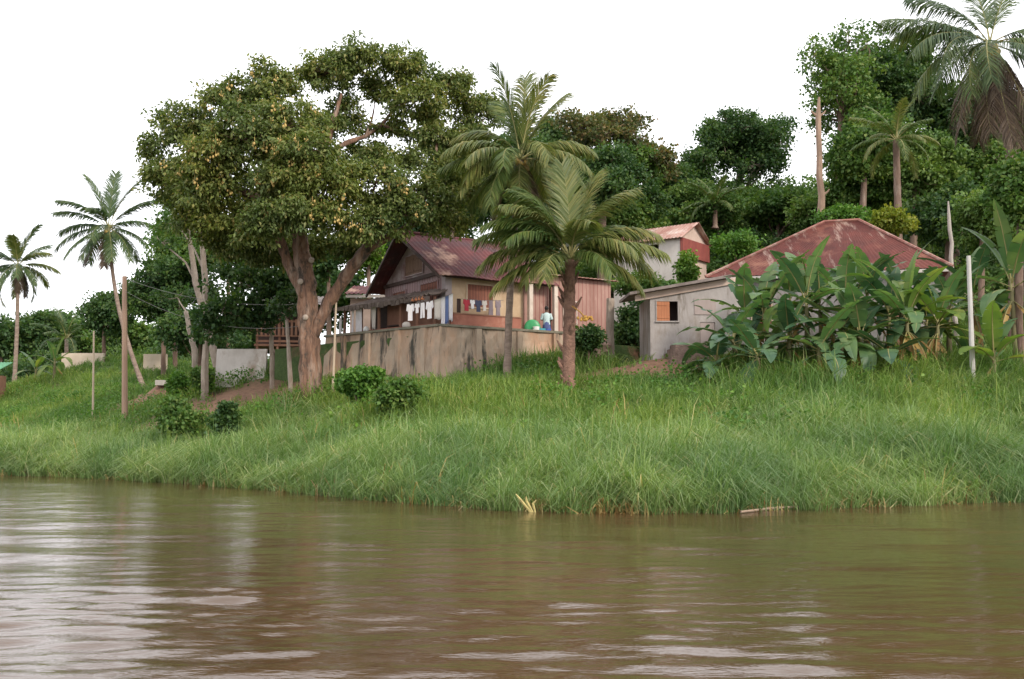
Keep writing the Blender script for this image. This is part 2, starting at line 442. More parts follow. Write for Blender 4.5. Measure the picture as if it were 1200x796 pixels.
class MB:
    def __init__(s):
        s.V, s.F = [], []

    def face(s, pts):
        n = len(s.V)
        s.V += [tuple(p) for p in pts]
        s.F.append(list(range(n, n + len(pts))))
        return s

    def hexa(s, b, t):
        """bottom 4 ccw, top 4"""
        n = len(s.V)
        s.V += [tuple(p) for p in list(b) + list(t)]
        for f in ((3, 2, 1, 0), (4, 5, 6, 7), (0, 1, 5, 4), (1, 2, 6, 5), (2, 3, 7, 6), (3, 0, 4, 7)):
            s.F.append([n + i for i in f])
        return s

    def box(s, fr, a0, a1, b0, b1, z0, z1):
        c = [(a0, b0), (a1, b0), (a1, b1), (a0, b1)]
        return s.hexa([fr.p(a, b, z0) for a, b in c], [fr.p(a, b, z1) for a, b in c])

    def prism(s, bot, top):
        n = len(s.V)
        k = len(bot)
        s.V += [tuple(p) for p in bot] + [tuple(p) for p in top]
        s.F.append([n + i for i in range(k)][::-1])
        s.F.append([n + k + i for i in range(k)])
        for i in range(k):
            j = (i + 1) % k
            s.F.append([n + i, n + j, n + k + j, n + k + i])
        return s

    def tube(s, pts, rad, n=8, cap=True, wob=0.0):
        pts = [Vector(p) for p in pts]
        if wob:
            rad = list(rad)
            P2, R2 = [], []
            for i in range(len(pts) - 1):
                for k in range(5):
                    P2.append(pts[i].lerp(pts[i + 1], k / 5) + Vector((random.uniform(-1, 1), random.uniform(-1, 1), 0)) * wob * rad[i] * .35)
                    R2.append((rad[i] * (1 - k / 5) + rad[i + 1] * k / 5) * random.uniform(1 - wob * .4, 1 + wob * .4))
            pts, rad = P2 + [pts[-1]], R2 + [rad[-1]]
            n = n * 2
            W_ = [(random.uniform(.3, 1), random.choice((2, 3, 5, 7)), random.uniform(0, 6.28)) for _ in range(4)]
        if not isinstance(rad, (list, tuple)):
            rad = [rad] * len(pts)
        base = len(s.V)
        ref = None
        for i, p in enumerate(pts):
            t = (pts[min(i + 1, len(pts) - 1)] - pts[max(i - 1, 0)])
            if t.length < 1e-6:
                t = Vector((0, 0, 1))
            t.normalize()
            if ref is None:
                ref = Vector((1, 0, 0)) if abs(t.x) < .8 else Vector((0, 1, 0))
            u = (ref - t * ref.dot(t)).normalized()
            ref = u
            v = t.cross(u)
            for k in range(n):
                a = 2 * math.pi * k / n
                rk = rad[i]
                if wob:
                    rk *= 1 + wob * .5 * sum(w_ * math.sin(f_ * a + h_ + i * .23) for w_, f_, h_ in W_) / 2 + random.uniform(-.05, .05)
                s.V.append(tuple(p + (u * math.cos(a) + v * math.sin(a)) * rk))
        for i in range(len(pts) - 1):
            for k in range(n):
                k2 = (k + 1) % n
                s.F.append([base + i * n + k, base + i * n + k2, base + (i + 1) * n + k2, base + (i + 1) * n + k])
        if cap:
            s.F.append([base + k for k in range(n)][::-1])
            s.F.append([base + (len(pts) - 1) * n + k for k in range(n)])
        return s

    def ell(s, c, r, nu=10, nv=6, noise=0.0):
        """closed ellipsoid"""
        base = len(s.V)
        c = Vector(c)
        for j in range(1, nv):
            ph = math.pi * j / nv
            for i in range(nu):
                th = 2 * math.pi * i / nu
                k = 1 + random.uniform(-noise, noise)
                s.V.append((c.x + r[0] * k * math.sin(ph) * math.cos(th), c.y + r[1] * k * math.sin(ph) * math.sin(th), c.z + r[2] * k * math.cos(ph)))
        s.V += [(c.x, c.y, c.z + r[2]), (c.x, c.y, c.z - r[2])]
        T, B = len(s.V) - 2, len(s.V) - 1
        for j in range(nv - 2):
            for i in range(nu):
                i2 = (i + 1) % nu
                s.F.append([base + j * nu + i, base + (j + 1) * nu + i, base + (j + 1) * nu + i2, base + j * nu + i2])
        for i in range(nu):
            i2 = (i + 1) % nu
            s.F.append([T, base + i, base + i2])
            s.F.append([B, base + (nv - 2) * nu + i2, base + (nv - 2) * nu + i])
        return s

    def sheet(s, A, B, C, D, period=.22, amp=.025, thick=.02, rows=5, sag=0.0):
        """corrugated sheet, eave A-B, ridge D-C (A under D); ridges run from eave to ridge"""
        A, B, C, D = map(Vector, (A, B, C, D))
        nrm = (B - A).cross(D - A).normalized()
        if nrm.z < 0:
            nrm = -nrm
        n = max(2, int((B - A).length / period) * 4)
        base = len(s.V)
        for lay in (0, 1):
            for j in range(rows + 1):
                v = j / rows
                for i in range(n + 1):
                    u = i / n
                    p = (A * (1 - u) + B * u) * (1 - v) + (D * (1 - u) + C * u) * v
                    w = math.sin(i / 4 * 2 * math.pi)
                    p = p + nrm * (amp * w + (0 if lay else -thick)) + Vector((0, 0, -sag * math.sin(math.pi * v) * .5 + .03 * math.sin(u * 9 + v * 3) * (sag > 0)))
                    s.V.append(tuple(p))
        W = n + 1
        off = W * (rows + 1)
        for j in range(rows):
            for i in range(n):
                a = base + j * W + i
                s.F.append([a, a + 1, a + W + 1, a + W])
                b = a + off
                s.F.append([b + W, b + W + 1, b + 1, b])
        for i in range(n):
            for j in (0, rows):
                a = base + j * W + i
                s.F.append([a, a + off, a + off + 1, a + 1])
        for j in range(rows):
            for i in (0, n):
                a = base + j * W + i
                s.F.append([a, a + W, a + W + off, a + off])
        return s

    def wall(s, fr, a0, a1, z0, z1, b0, b1, holes=()):
        """wall along a, thickness b0..b1, with rectangular holes (a0,a1,z0,z1)"""
        As = sorted({a0, a1, *[h[0] for h in holes], *[h[1] for h in holes]})
        Zs = sorted({z0, z1, *[h[2] for h in holes], *[h[3] for h in holes]})
        for i in range(len(As) - 1):
            for j in range(len(Zs) - 1):
                ca, cz = (As[i] + As[i + 1]) / 2, (Zs[j] + Zs[j + 1]) / 2
                if any(h[0] < ca < h[1] and h[2] < cz < h[3] for h in holes):
                    continue
                s.box(fr, As[i], As[i + 1], b0, b1, Zs[j], Zs[j + 1])
        return s

    def build(s, name, m, parent=None, loc=None, smooth=False):
        V = np.array(s.V, np.float64)
        o0 = Vector((0, 0, 0))
        if parent is not None:
            p = parent
            while p:
                o0 = o0 + p.location
                p = p.parent
        elif loc is not None:
            o0 = Vector(loc)
        V = V - np.array(o0)
        me = bpy.data.meshes.new(name)
        me.from_pydata([tuple(v) for v in V], [], s.F)
        if smooth:
            me.polygons.foreach_set('use_smooth', np.ones(len(me.polygons), bool))
        me.materials.append(m)
        me.update()
        return link(name, me, parent, o0 if parent is None else (0, 0, 0))


def unit(a):
    return a / np.maximum(np.linalg.norm(a, axis=1, keepdims=True), 1e-9)


def leaves(P, out, size, aspect=.38, droop=.3, upn=.7, spread=1.0, jitter=.35):
    """folded diamond leaves at P; returns V, tris"""
    n = len(P)
    d = unit(rng.normal(size=(n, 3)) * spread + out * .9 + np.array([0, 0, -droop]))
    nn = unit(rng.normal(size=(n, 3)) * .8 + out * .4 + np.array([0, 0, upn]))
    sd = unit(np.cross(d, nn))
    nn = np.cross(sd, d)
    L = size * rng.uniform(1 - jitter, 1 + jitter, (n, 1))
    w = L * aspect
    V = np.stack([P, P + d * L * .5 + sd * w + nn * L * .12, P + d * L - nn * L * .1, P + d * L * .5 - sd * w + nn * L * .12], 1).reshape(-1, 3)
    b = np.arange(n)[:, None] * 4
    T = np.concatenate([b + [0, 1, 2], b + [0, 2, 3]], 0)
    return V, T


def lobe_clusters(c, r, k, lower=.35, shell=.55):
    """k cluster centres in the outer shell of an ellipsoid lobe"""
    d = unit(rng.normal(size=(k * 3, 3)))
    keep = (d[:, 2] > -.25) | (rng.random(len(d)) < lower)
    d = d[keep][:k]
    lump = 1 + .22 * np.sin(d[:, :1] * 4.1 + c[0]) * np.sin(d[:, 1:2] * 3.7 + c[1]) + rng.normal(0, .1, (len(d), 1))
    rad = rng.uniform(shell, 1.05, (len(d), 1)) * lump
    return np.array(c) + d * rad * np.array(r), d


def crown_mesh(lobes, leaf=.2, cl_r=.55, per=70, dens=3.0, aspect=.38, droop=.3, lower=.35, twig=None, gap=0.0):
    Ps, Os = [], []
    for c, r in lobes:
        area = (r[0] * r[1] + r[0] * r[2] + r[1] * r[2]) / 3 * 12.6
        k = max(6, int(area * dens / (cl_r * cl_r * 3.1) * .75))
        C, D = lobe_clusters(c, r, k, lower)
        if gap:
            keep = rng.random(len(C)) > gap
            C, D = C[keep], D[keep]
        m = rng.integers(int(per * .6), int(per * 1.4), len(C))
        idx = np.repeat(np.arange(len(C)), m)
        off = np.clip(rng.normal(size=(len(idx), 3)), -1.7, 1.7) * cl_r * np.array([.55, .55, .36]) * rng.uniform(.7, 1.3, len(C))[idx][:, None]
        Ps.append(C[idx] + off)
        Os.append(unit(D[idx] * .6 + off / cl_r * .6))
        if twig is not None:
            for q in range(0, len(C), 3):
                p = Vector(C[q])
                cc = Vector(c)
                mid = cc.lerp(p, .5) + Vector(rng.normal(size=3) * .12 * r[0])
                twig.tube([cc, mid, p], [.035, .022, .01], 4, False)
    P = np.concatenate(Ps)
    return leaves(P, np.concatenate(Os), leaf, aspect, droop)


def tree(name, label, cat, trunk, lobes, leafmat, bark=None, leaf=.2, cl_r=.55, per=60, dens=2.2, limbs=True, lower=.35, gap=0.0, aspect=.38,
         group=None, droop=.3, extra_limbs=()):
    """trunk: list of (x,y,z,r); lobes: list of (centre, radii)"""
    base = Vector(trunk[0][:3])
    root = thing(name, label, cat, base, group)
    mb = MB()
    mb.tube([t[:3] for t in trunk], [t[3] for t in trunk], 10, True, .3)
    top = Vector(trunk[-1][:3])
    for c, r in lobes:
        c = Vector(c)
        if limbs:
            # leave the trunk at the point nearest below the lobe
            q = min(range(1, len(trunk)), key=lambda i: abs(trunk[i][2] - (c.z - (c.xy - Vector(trunk[i][:2])).length * .9)))
            st, sr = Vector(trunk[q][:3]), trunk[q][3]
            m1 = st.lerp(c, .4) + Vector((random.uniform(-.3, .3), random.uniform(-.3, .3), (c - st).length * .06))
            m2 = st.lerp(c, .75) + Vector((random.uniform(-.3, .3), random.uniform(-.3, .3), random.uniform(0, .3)))
            r0 = min(sr * .45, .02 + .02 * (c - st).length)
            mb.tube([st, m1, m2, c], [r0, r0 * .7, r0 * .5, r0 * .25], 6, False)
    for pts, rad in extra_limbs:
        mb.tube(pts, rad, 8, True, .3)
    V, T = crown_mesh(lobes, leaf, cl_r, per, dens, aspect, droop, lower, mb, gap)
    mb.build('trunk', bark or M['bark'], root, smooth=True)
    me = mesh_np('crown', V - np.array(base), tris=T, mats=[leafmat])
    link('crown', me, root)
    return root


def auto_lobes(c, r, n, k=.45):
    """random lobes filling an ellipsoid"""
    out = [(tuple(c), (r[0] * .52, r[1] * .5, r[2] * .5))]
    for i in range(n):
        d = rng.normal(size=3)
        d /= np.linalg.norm(d)
        if d[2] < -.75:
            d[2] *= -.5
        f = rng.uniform(.35, .78)
        s = k * rng.uniform(.6, 1.35)
        out.append((tuple(np.array(c) + d * f * np.array(r)), (r[0] * s, r[1] * s, r[2] * s * rng.uniform(.75, 1))))
    return out


def px_tree(name, label, cat, pxc, pyc, rx, ry, Y, leafmat, n=9, k=.45, base_px=None, trunk_r=.17, depth=None, **kw):
    """tree whose crown is an ellipsoid round a photo pixel at distance Y"""
    c = at(pxc, pyc, Y)
    s = Y / F
    bx = at(base_px if base_px is not None else pxc, 430, Y).x
    z0 = gz(bx, Y) - .2
    tops = c.z - ry * s * .35
    tr = [(bx, Y, z0, trunk_r * 1.25), (bx * .7 + c.x * .3, Y, z0 * .6 + tops * .4, trunk_r), (c.x, Y, max(tops, z0 + .6), trunk_r * .7),
          (c.x, Y, max(c.z + ry * s * .2, z0 + .9), trunk_r * .4)]
    lobes = auto_lobes(c, (rx * s, (depth or rx * s), ry * s), n, k)
    return tree(name, label, cat, tr, lobes, leafmat, **kw)


# ------------------------------------------------------------------ palm fronds, banana leaves
def frond_mesh(L, e, droop, leaf=.85, n=104, hang=.7, dead=False, mats=None, wind=0.0, start=.16, lw=.025):
    V, Q, T, qm, tm = [], [], [], [], []
    S = 18
    pts = [np.zeros(3)]
    for i in range(S):
        th = e - droop * ((i + .5) / S) ** 1.25
        pts.append(pts[-1] + np.array([math.cos(th), wind * (i / S) ** 2, math.sin(th)]) * L / S)
    pts = np.array(pts)
    tan = np.gradient(pts, axis=0)
    tan = unit(tan)
    side = np.array([0, 1.0, 0])
    # rachis: three-sided tube
    for i in range(S + 1):
        w = .045 * (1 - i / S) + .006
        nrm = np.cross(tan[i], side)
        for q in (side * w, -side * w, nrm * -w * 1.1):
            V.append(pts[i] + q)
    for i in range(S):
        for k in range(3):
            a, b = i * 3 + k, i * 3 + (k + 1) % 3
            Q.append([a, b, b + 3, a + 3])
            qm.append(1)
    for j in range(n):
        t = start + (1 - start) * (j + .5) / n
        f = t * S
        i = min(int(f), S - 1)
        p = pts[i] * (1 - (f - i)) + pts[i + 1] * (f - i)
        tg = tan[i]
        nrm = np.cross(tg, side)
        if nrm[2] < 0:
            nrm = -nrm
        prof = (math.sin(math.pi * min(1, .12 + .8 * (t - start) / (1 - start)))) ** .55
        for sg in (-1, 1):
            if random.random() < (.12 if dead else .03):
                continue
            ll = leaf * prof * random.uniform(.85, 1.12)
            upz = max(0.0, tg[2])
            fw = .45 + .5 * t + random.uniform(-.12, .12) + .75 * upz
            d = side * sg * .9 + tg * fw + nrm * .12
            d = d / np.linalg.norm(d)
            g = hang * random.uniform(.6, 1.35) * (1 - .65 * upz)
            d1 = d + np.array([0, 0, -g * .55])
            d1 /= np.linalg.norm(d1)
            d2 = d + np.array([0, wind * .6, -g * 1.7])
            d2 /= np.linalg.norm(d2)
            w = tg * (lw if not dead else lw * 1.2) + nrm * random.uniform(-.012, .012)
            m = p + d1 * ll * .45
            tip = m + d2 * ll * .55
            b = len(V)
            V += [p - w * .7, p + w * .7, m + w, m - w, tip]
            Q.append([b, b + 1, b + 2, b + 3])
            qm.append(0)
            T.append([b + 3, b + 2, b + 4])
            tm.append(0)
    return mesh_np('frond', np.array(V), Q, T, qm, tm, mats or [M['palm_leaf'], M['rachis']])


def palm(name, label, cat, base, top, fronds, r0=.17, r1=.12, bend=(0, 0), leafmats=('palm_leaf',), coconuts=0, dead=0, leaf=.85, hang=.7,
         L=3.6, group=None, bark='palm_bark', boots=0, wind=0.0, n=104, lw=.025):
    """fronds: list of (azimuth deg, elevation deg, droop deg, length)"""
    base, top = Vector(base), Vector(top)
    root = thing(name, label, cat, base, group)
    mb = MB()
    P, Rr = [], []
    K = 26
    for i in range(K + 1):
        t = i / K
        p = base.lerp(top, t) + Vector((bend[0], bend[1], 0)) * math.sin(math.pi * t)
        P.append(p)
        Rr.append((r0 * (1 - t) + r1 * t) * (1.5 - .5 * min(1, t * 7)) * (1 + .06 * math.sin(i * 2.6)))
    mb.tube(P, Rr, 10)
    mb.build('trunk', M[bark], root, smooth=True)
    for i in range(boots):
        t = random.uniform(.02, .99)
        p = base.lerp(top, t) + Vector((bend[0], bend[1], 0)) * math.sin(math.pi * t)
        a = random.uniform(0, 6.28)
        d = Vector((math.cos(a), math.sin(a), 0))
        rr = r0 * .9
        b = MB()
        ln = random.uniform(.25, .6)
        b.tube([p + d * rr * .6, p + d * (rr + .1) + Vector((0, 0, ln * .5)), p + d * (rr + .12 + ln * .25) + Vector((0, 0, ln))], [.11, .075, .03], 5)
        b.build('frond_stub', M['boot_bark'], root)
    for i, (az, el, dr, ln) in enumerate(fronds):
        isdead = el < -40
        lm = M['palm_dead'] if isdead else M[leafmats[i % len(leafmats)]]
        me = frond_mesh(ln, R(el), R(dr), leaf * (ln / 3.6) ** .5, n, hang, isdead, [lm, M['rachis']], wind, lw=lw)
        o = link('frond', me, root, top - base + Vector((0, 0, .05)))
        o.rotation_euler = (0, 0, R(az))
    if coconuts:
        cm = MB().ell((0, 0, 0), (.13, .13, .16), 8, 6)
        co = None
        for i in range(coconuts):
            a = random.uniform(0, 6.28)
            pos = top - base + Vector((math.cos(a) * .3, math.sin(a) * .3, random.uniform(-.55, -.1)))
            if co is None:
                co = cm.build('coconut', M['coconut'], None, smooth=True)
                co.parent = root
                c = co
            else:
                c = co.copy()
                col.objects.link(c)
            c.location = pos
    return root


def rand_fronds(n, L, hi=85, lo=-30, dead=0, droopk=75):
    out = []
    for i in range(n):
        t = i / (n - 1)
        el = hi + (lo - hi) * t ** .9
        out.append((i * 137.5 + random.uniform(-15, 15), el + random.uniform(-6, 6), droopk * (.45 + .7 * t) * random.uniform(.85, 1.15), L * random.uniform(.85, 1.1)))
    for i in range(dead):
        out.append((random.uniform(0, 360), random.uniform(-62, -45), random.uniform(28, 45), L * random.uniform(.6, .85)))
    return out


def banana_leaf(L, W, e, droop, m, tear=.5, fold=25, twist=0.0):
    S = 20
    pts = [np.zeros(3)]
    for i in range(S):
        t = (i + .5) / S
        th = e - droop * t ** 1.6
        pts.append(pts[-1] + np.array([math.cos(th), twist * t * t, math.sin(th)]) * L / S)
    pts = np.array(pts)
    tan = unit(np.gradient(pts, axis=0))
    side = np.array([0, 1.0, 0])
    V, Q, qm = [], [], []
    for i in range(S + 1):
        w = .035 * (1 - i / S) + .005
        nrm = np.cross(tan[i], side)
        for q in (side * w, -side * w, nrm * -w):
            V.append(pts[i] + q)
    for i in range(S):
        for k in range(3):
            a, b = i * 3 + k, i * 3 + (k + 1) % 3
            Q.append([a, b, b + 3, a + 3])
            qm.append(1)
    i0 = 3
    for sg in (-1, 1):
        i = i0
        while i < S:
            g = random.randint(1, 4) if random.random() < tear else random.randint(4, 8)
            j = min(S, i + g)
            fo = R(fold) + R(random.uniform(-40, 8)) * tear
            prev = None
            for k in range(i, j + 1):
                t = (k - i0) / (S - i0)
                w = W * .5 * max(.02, math.sin(math.pi * min(1, .07 + .93 * t)) ** .65 * (1.1 - .3 * t)) * (1 if t < .97 else .25)
                nrm = np.cross(tan[k], side)
                if nrm[2] < 0:
                    nrm = -nrm
                sh = 0
                if k == i and i > i0:
                    sh = .035
                if k == j and j < S:
                    sh = -.035
                mid = pts[k] + side * sg * w * .5 * math.cos(fo) + nrm * w * .5 * math.sin(fo)
                ed = pts[k] + side * sg * w * math.cos(fo * .4) + nrm * w * (math.sin(fo) * .75) + tan[k] * (.12 * w + sh)
                ed[2] -= .1 * w
                V += [pts[k], mid, ed]
                cur = len(V) - 3
                if prev is not None:
                    Q += [[prev, prev + 1, cur + 1, cur], [prev + 1, prev + 2, cur + 2, cur + 1]]
                    qm += [0, 0]
                prev = cur
            i = j
    return mesh_np('leaf', np.array(V), Q, None, qm, None, [m, M['rachis']], smooth=True)


def banana(label, base, h, nleaf, L, mats, group=None, tear=.5, lean=(0, 0), spread=(80, 5), stem_r=.13, az0=None, azr=360, dead=1, W=.62, name='banana_plant', droop=(72, 132)):
    base = Vector(base)
    root = thing(name, label, 'banana plant', base, group)
    top = Vector((lean[0], lean[1], h))
    mb = MB()
    mb.tube([Vector((0, 0, -.3)), top * .35, top * .7, top], [stem_r, stem_r * .85, stem_r * .65, stem_r * .35], 8)
    V = mb
    o = V.build('stem', M['stalk'], None, smooth=True)
    o.parent = root
    for i in range(nleaf):
        t = i / max(1, nleaf - 1)
        el = spread[0] + (spread[1] - spread[0]) * t + random.uniform(-8, 8)
        az = (az0 if az0 is not None else 0) + (i * 137.5 % azr) - (azr / 2 if azr < 360 else 0) + random.uniform(-15, 15)
        m = M[mats[i % len(mats)]]
        me = banana_leaf(L * random.uniform(.8, 1.1) * (.85 if i == 0 else 1), W * random.uniform(.85, 1.15), R(el), R(random.uniform(*droop) * (.35 + .65 * t)), m, tear, random.uniform(10, 32), random.uniform(-.3, .3))
        l = link('leaf', me, root, top * (1 - .12 * t))
        l.rotation_euler = (0, 0, R(az))
    for i in range(dead):
        me = banana_leaf(L * random.uniform(.5, .8), W * .4, R(-35), R(45), M['banana_dead'], .9, -30)
        l = link('dead_leaf', me, root, top * .8)
        l.rotation_euler = (0, 0, R(random.uniform(180, 360)))
    return root


exec_parts = True
# ================================================================== SETTING
# ground: one sheet in (x, distance from the waterline)
xs = np.unique(np.concatenate([np.linspace(-900, -80, 24), np.arange(-80, 60, 1.0), np.linspace(60, 900, 24)]))
ss = np.unique(np.concatenate([np.array([-14, -6, -3, -1.5, -.6]), np.arange(0, 40, .8), np.arange(40, 110, 3.0), np.linspace(110, 1600, 24)]))
GX, GS = np.meshgrid(xs, ss)
GY = yw(GX) + GS
GZ = tz(GX, GY)
W_ = len(xs)
ii, jj = np.meshgrid(np.arange(len(ss) - 1), np.arange(W_ - 1), indexing='ij')
a_ = (ii * W_ + jj).ravel()
me = mesh_np('ground', np.stack([GX, GY, GZ], -1).reshape(-1, 3), np.stack([a_, a_ + 1, a_ + W_ + 1, a_ + W_], 1), mats=[M['ground']], smooth=True)
sv = np.zeros(GX.size)
for bx_, by_, rx_, ry_ in ((-14.5, 53, 5.2, 4.0), (5.2, 45.8, 3.2, 2.0), (7.6, 45.0, 3.0, 2.4), (-22.5, 67, 5.0, 3.5), (-10, 48.3, 1.8, 1.4)):
    sv = np.maximum(sv, np.exp(-((GX.ravel() - bx_) / rx_) ** 4 - ((GY.ravel() - by_) / ry_) ** 4))
at_ = me.attributes.new('soil', 'FLOAT', 'POINT')
at_.data.foreach_set('value', sv.astype(np.float32))
tag(link('ground', me), kind='structure')

# water: rippled sheet
wx = np.unique(np.concatenate([np.linspace(-900, -45, 14), np.arange(-45, -16, .6), np.arange(-16, 16, .13), np.arange(16, 40, .6), np.linspace(40, 900, 14)]))
wy = np.unique(np.concatenate([np.linspace(-400, -10, 8), np.arange(-10, 6, 1.0), np.arange(6, 16, .045), np.arange(16, 30, .11), np.arange(30, 75, .5), np.linspace(75, 600, 12)]))
X, Y = np.meshgrid(wx, wy)
H = np.zeros_like(X)
wr = np.random.default_rng(5)
fade = np.clip((Y - 1) / 4, 0, 1) * np.clip((60 - Y) / 25, 0, 1) * np.clip((40 - np.abs(X)) / 15, 0, 1)
patch = .5 + .5 * np.sin(X * .21 + 1.2 * np.sin(Y * .17 + 1)) * np.sin(Y * .31 + X * .07 + .6)
for i in range(26):
    lam = wr.uniform(.7, 3.2)
    k = 2 * math.pi / lam
    an = wr.normal(90, 26)
    amp = .0019 * lam * wr.uniform(.5, 1.2)
    H += amp * np.sin(k * (X * math.cos(R(an)) + Y * math.sin(R(an))) + wr.uniform(0, 6.28) + .6 * np.sin(X * .3 + i)) * (.35 + .65 * patch)
# boat wash: steeper crests rolling away to the right
chop = (.25 + .75 * sstep((15.5 - Y) / 6)) * (.22 + .78 * sstep((4.5 - X) / 6)) * (.25 + .75 * (.5 + .5 * np.sin(X * .55 + 1.1 * np.sin(Y * .8 + .5) + .4 * Y)) * (.5 + .5 * np.sin(Y * 1.15 + .8 * np.sin(X * .45) + 2)))
chop = np.maximum(chop * 1.6, .2 + .5 * sstep((13 - Y) / 4) * sstep((4.5 - X) / 6))
for i in range(22):
    lam = wr.uniform(.24, .75)
    k = 2 * math.pi / lam
    an = wr.normal(88, 20)
    H += .046 * lam / 6.28 * wr.uniform(.6, 1.4) * chop * np.sin(k * (X * math.cos(R(an)) + Y * math.sin(R(an))) + wr.uniform(0, 6.28) + .9 * np.sin(X * wr.uniform(.5, 1.4) + i) + .5 * np.sin(Y * wr.uniform(.4, 1.2) + i))
for (cx, cy, an, lam, amp, lx, ly) in ((1.9, 12.6, 84, .75, .017, 1.9, .55), (1.2, 11.2, 81, .65, .016, 1.6, .4), (1.9, 10.2, 86, .7, .014, 2.2, .45), (-1.4, 10.6, 82, .6, .012, 2.2, .8),
                                       (-3.4, 9.2, 96, .7, .013, 1.8, 1.0), (.6, 8.7, 80, .5, .012, 2.4, .7), (2.6, 8.4, 84, .45, .012, 1.4, .5), (-.8, 8.2, 86, .5, .011, 1.4, .5)):
    u = (X - cx) * math.cos(R(an)) + (Y - cy) * math.sin(R(an)) + .12 * np.sin(X * 1.9 + cy)
    v = -(X - cx) * math.sin(R(an)) + (Y - cy) * math.cos(R(an))
    H += .3 * amp * np.sin(2 * math.pi * u / lam + .9 * np.sin(v * 2.3 + cx) + .6 * np.sin(v * 5.1)) * np.exp(-(v / lx) ** 2 - (u / ly) ** 2)
H *= fade
W_ = len(wx)
ii, jj = np.meshgrid(np.arange(len(wy) - 1), np.arange(W_ - 1), indexing='ij')
a_ = (ii * W_ + jj).ravel()
me = mesh_np('water', np.stack([X, Y, H], -1).reshape(-1, 3), np.stack([a_, a_ + 1, a_ + W_ + 1, a_ + W_], 1), mats=[M['water']], smooth=True)
tag(link('water', me), kind='structure')

# ------------------------------------------------------------------ grass and reeds
TERR = [(-9.6, 52.4), (-3.4, 46.9), (2.4, 50.5), (9, 56), (9, 66), (-15, 66), (-13, 56)]


def in_poly(x, y, poly):
    ins = np.zeros(x.shape, bool)
    for i in range(len(poly)):
        x1, y1 = poly[i]
        x2, y2 = poly[i - 1]
        c = ((y1 > y) != (y2 > y)) & (x < (x2 - x1) * (y - y1) / (y2 - y1 + 1e-12) + x1)
        ins ^= c
    return ins


def bumps(x, y, f, ph=0.0):
    return .5 + .25 * (np.sin(x * f + ph + 1.7 * np.sin(y * f * .7 + ph)) + np.sin(y * f * 1.3 - ph + 1.3 * np.sin(x * f * .8)))


BARE = [(-14.5, 53, 5.2, 4.0), (5.2, 45.6, 3.2, 1.8), (7.6, 44.3, 2.4, 2.6), (-22.5, 67, 5.0, 3.5), (-10, 48.3, 1.5, 1.2)]


def blades(px, py, h, w, lean, az):
    n = len(px)
    z = tz(px, py) - .05
    B = np.stack([px, py, z], 1)
    hd = np.stack([np.cos(az), np.sin(az), np.zeros(n)], 1)
    # width runs across the view so that blades read from the river, with some turn
    wa = rng.normal(0, .7, n)
    wd = np.stack([np.cos(wa), np.sin(wa), np.zeros(n)], 1)
    V = []
    for t, ww in ((0, .8), (.4, 1), (.75, .7)):
        c = B + hd * (h * lean * t ** 2)[:, None] + np.array([0, 0, 1.0]) * (h * (t - .5 * lean * t ** 2.6))[:, None]
        V += [c - wd * (w * ww)[:, None], c + wd * (w * ww)[:, None]]
    t = 1.0
    V.append(B + hd * (h * lean * 1.05)[:, None] + np.array([0, 0, 1.0]) * (h * (1 - .78 * lean))[:, None])
    V = np.stack(V, 1).reshape(-1, 3)
    b = np.arange(n)[:, None] * 7
    Q = np.concatenate([b + [0, 1, 3, 2], b + [2, 3, 5, 4]], 0)
    T = b + [4, 5, 6]
    return V, Q, T


def scatter(n_tufts, per, xr, sr, hfun, wscale, lean_mu, spread, dens_fun=None, poly_skip=True):
    x = rng.uniform(*xr, n_tufts)
    s = rng.uniform(*sr, n_tufts)
    y = yw(x) + s
    keep = np.abs(x) < y * .5 + 7 + 4
    keep &= ~in_poly(x, y, TERR)
    keep &= ~((x > 5.2) & (x < 22) & (y > 46.3))
    keep &= y < 98
    if dens_fun is not None:
        keep &= rng.random(n_tufts) < dens_fun(x, y, s)
    x, y, s = x[keep], y[keep], s[keep]
    h = hfun(x, y, s)
    bare = np.zeros(len(x))
    for bx, by, rx, ry in BARE:
        bare = np.maximum(bare, np.exp(-((x - bx) / rx) ** 4 - ((y - by) / ry) ** 4))
    k = rng.random(len(x)) > bare * .93
    x, y, s, h, bare = x[k], y[k], s[k], h[k], bare[k]
    h *= (1 - .6 * bare) * rng.uniform(.7, 1.22, len(h))
    idx = np.repeat(np.arange(len(x)), per)
    n = len(idx)
    a = rng.uniform(0, 2 * math.pi, n)
    rr = spread * np.sqrt(rng.random(n))
    bx, by = x[idx] + np.cos(a) * rr, y[idx] + np.sin(a) * rr
    hh = h[idx] * rng.uniform(.55, 1.12, n)
    lean = np.clip(rng.normal(lean_mu, .26, n), .05, 1.05)
    taz = rng.uniform(-math.pi, 0.0, len(x))
    az = np.where(rng.random(n) < .5, rng.uniform(-math.pi, math.pi, n), taz[idx] + rng.normal(0, .7, n))
    w = wscale * rng.uniform(.6, 1.4, n) * (by / 35) ** .5
    return blades(bx, by, hh, w, lean, az)


def reed_h(x, y, s):
    return (1.25 + .75 * bumps(x, y, .55, 1.0)) * (1 - .4 * np.clip((s - 3) / 6, 0, 1)) * (.72 + .5 * bumps(x, y, 2.6)) * np.where(s < .5, .85, 1)


def grass_h(x, y, s):
    h = .6 + .6 * bumps(x, y, .45, 2.0) + .35 * bumps(x, y, 1.7)
    h = np.where(x > 8, h * 1.3, h) * np.where(x > 13, 1.2, 1)
    return h * np.where(x < -20, .8, 1)


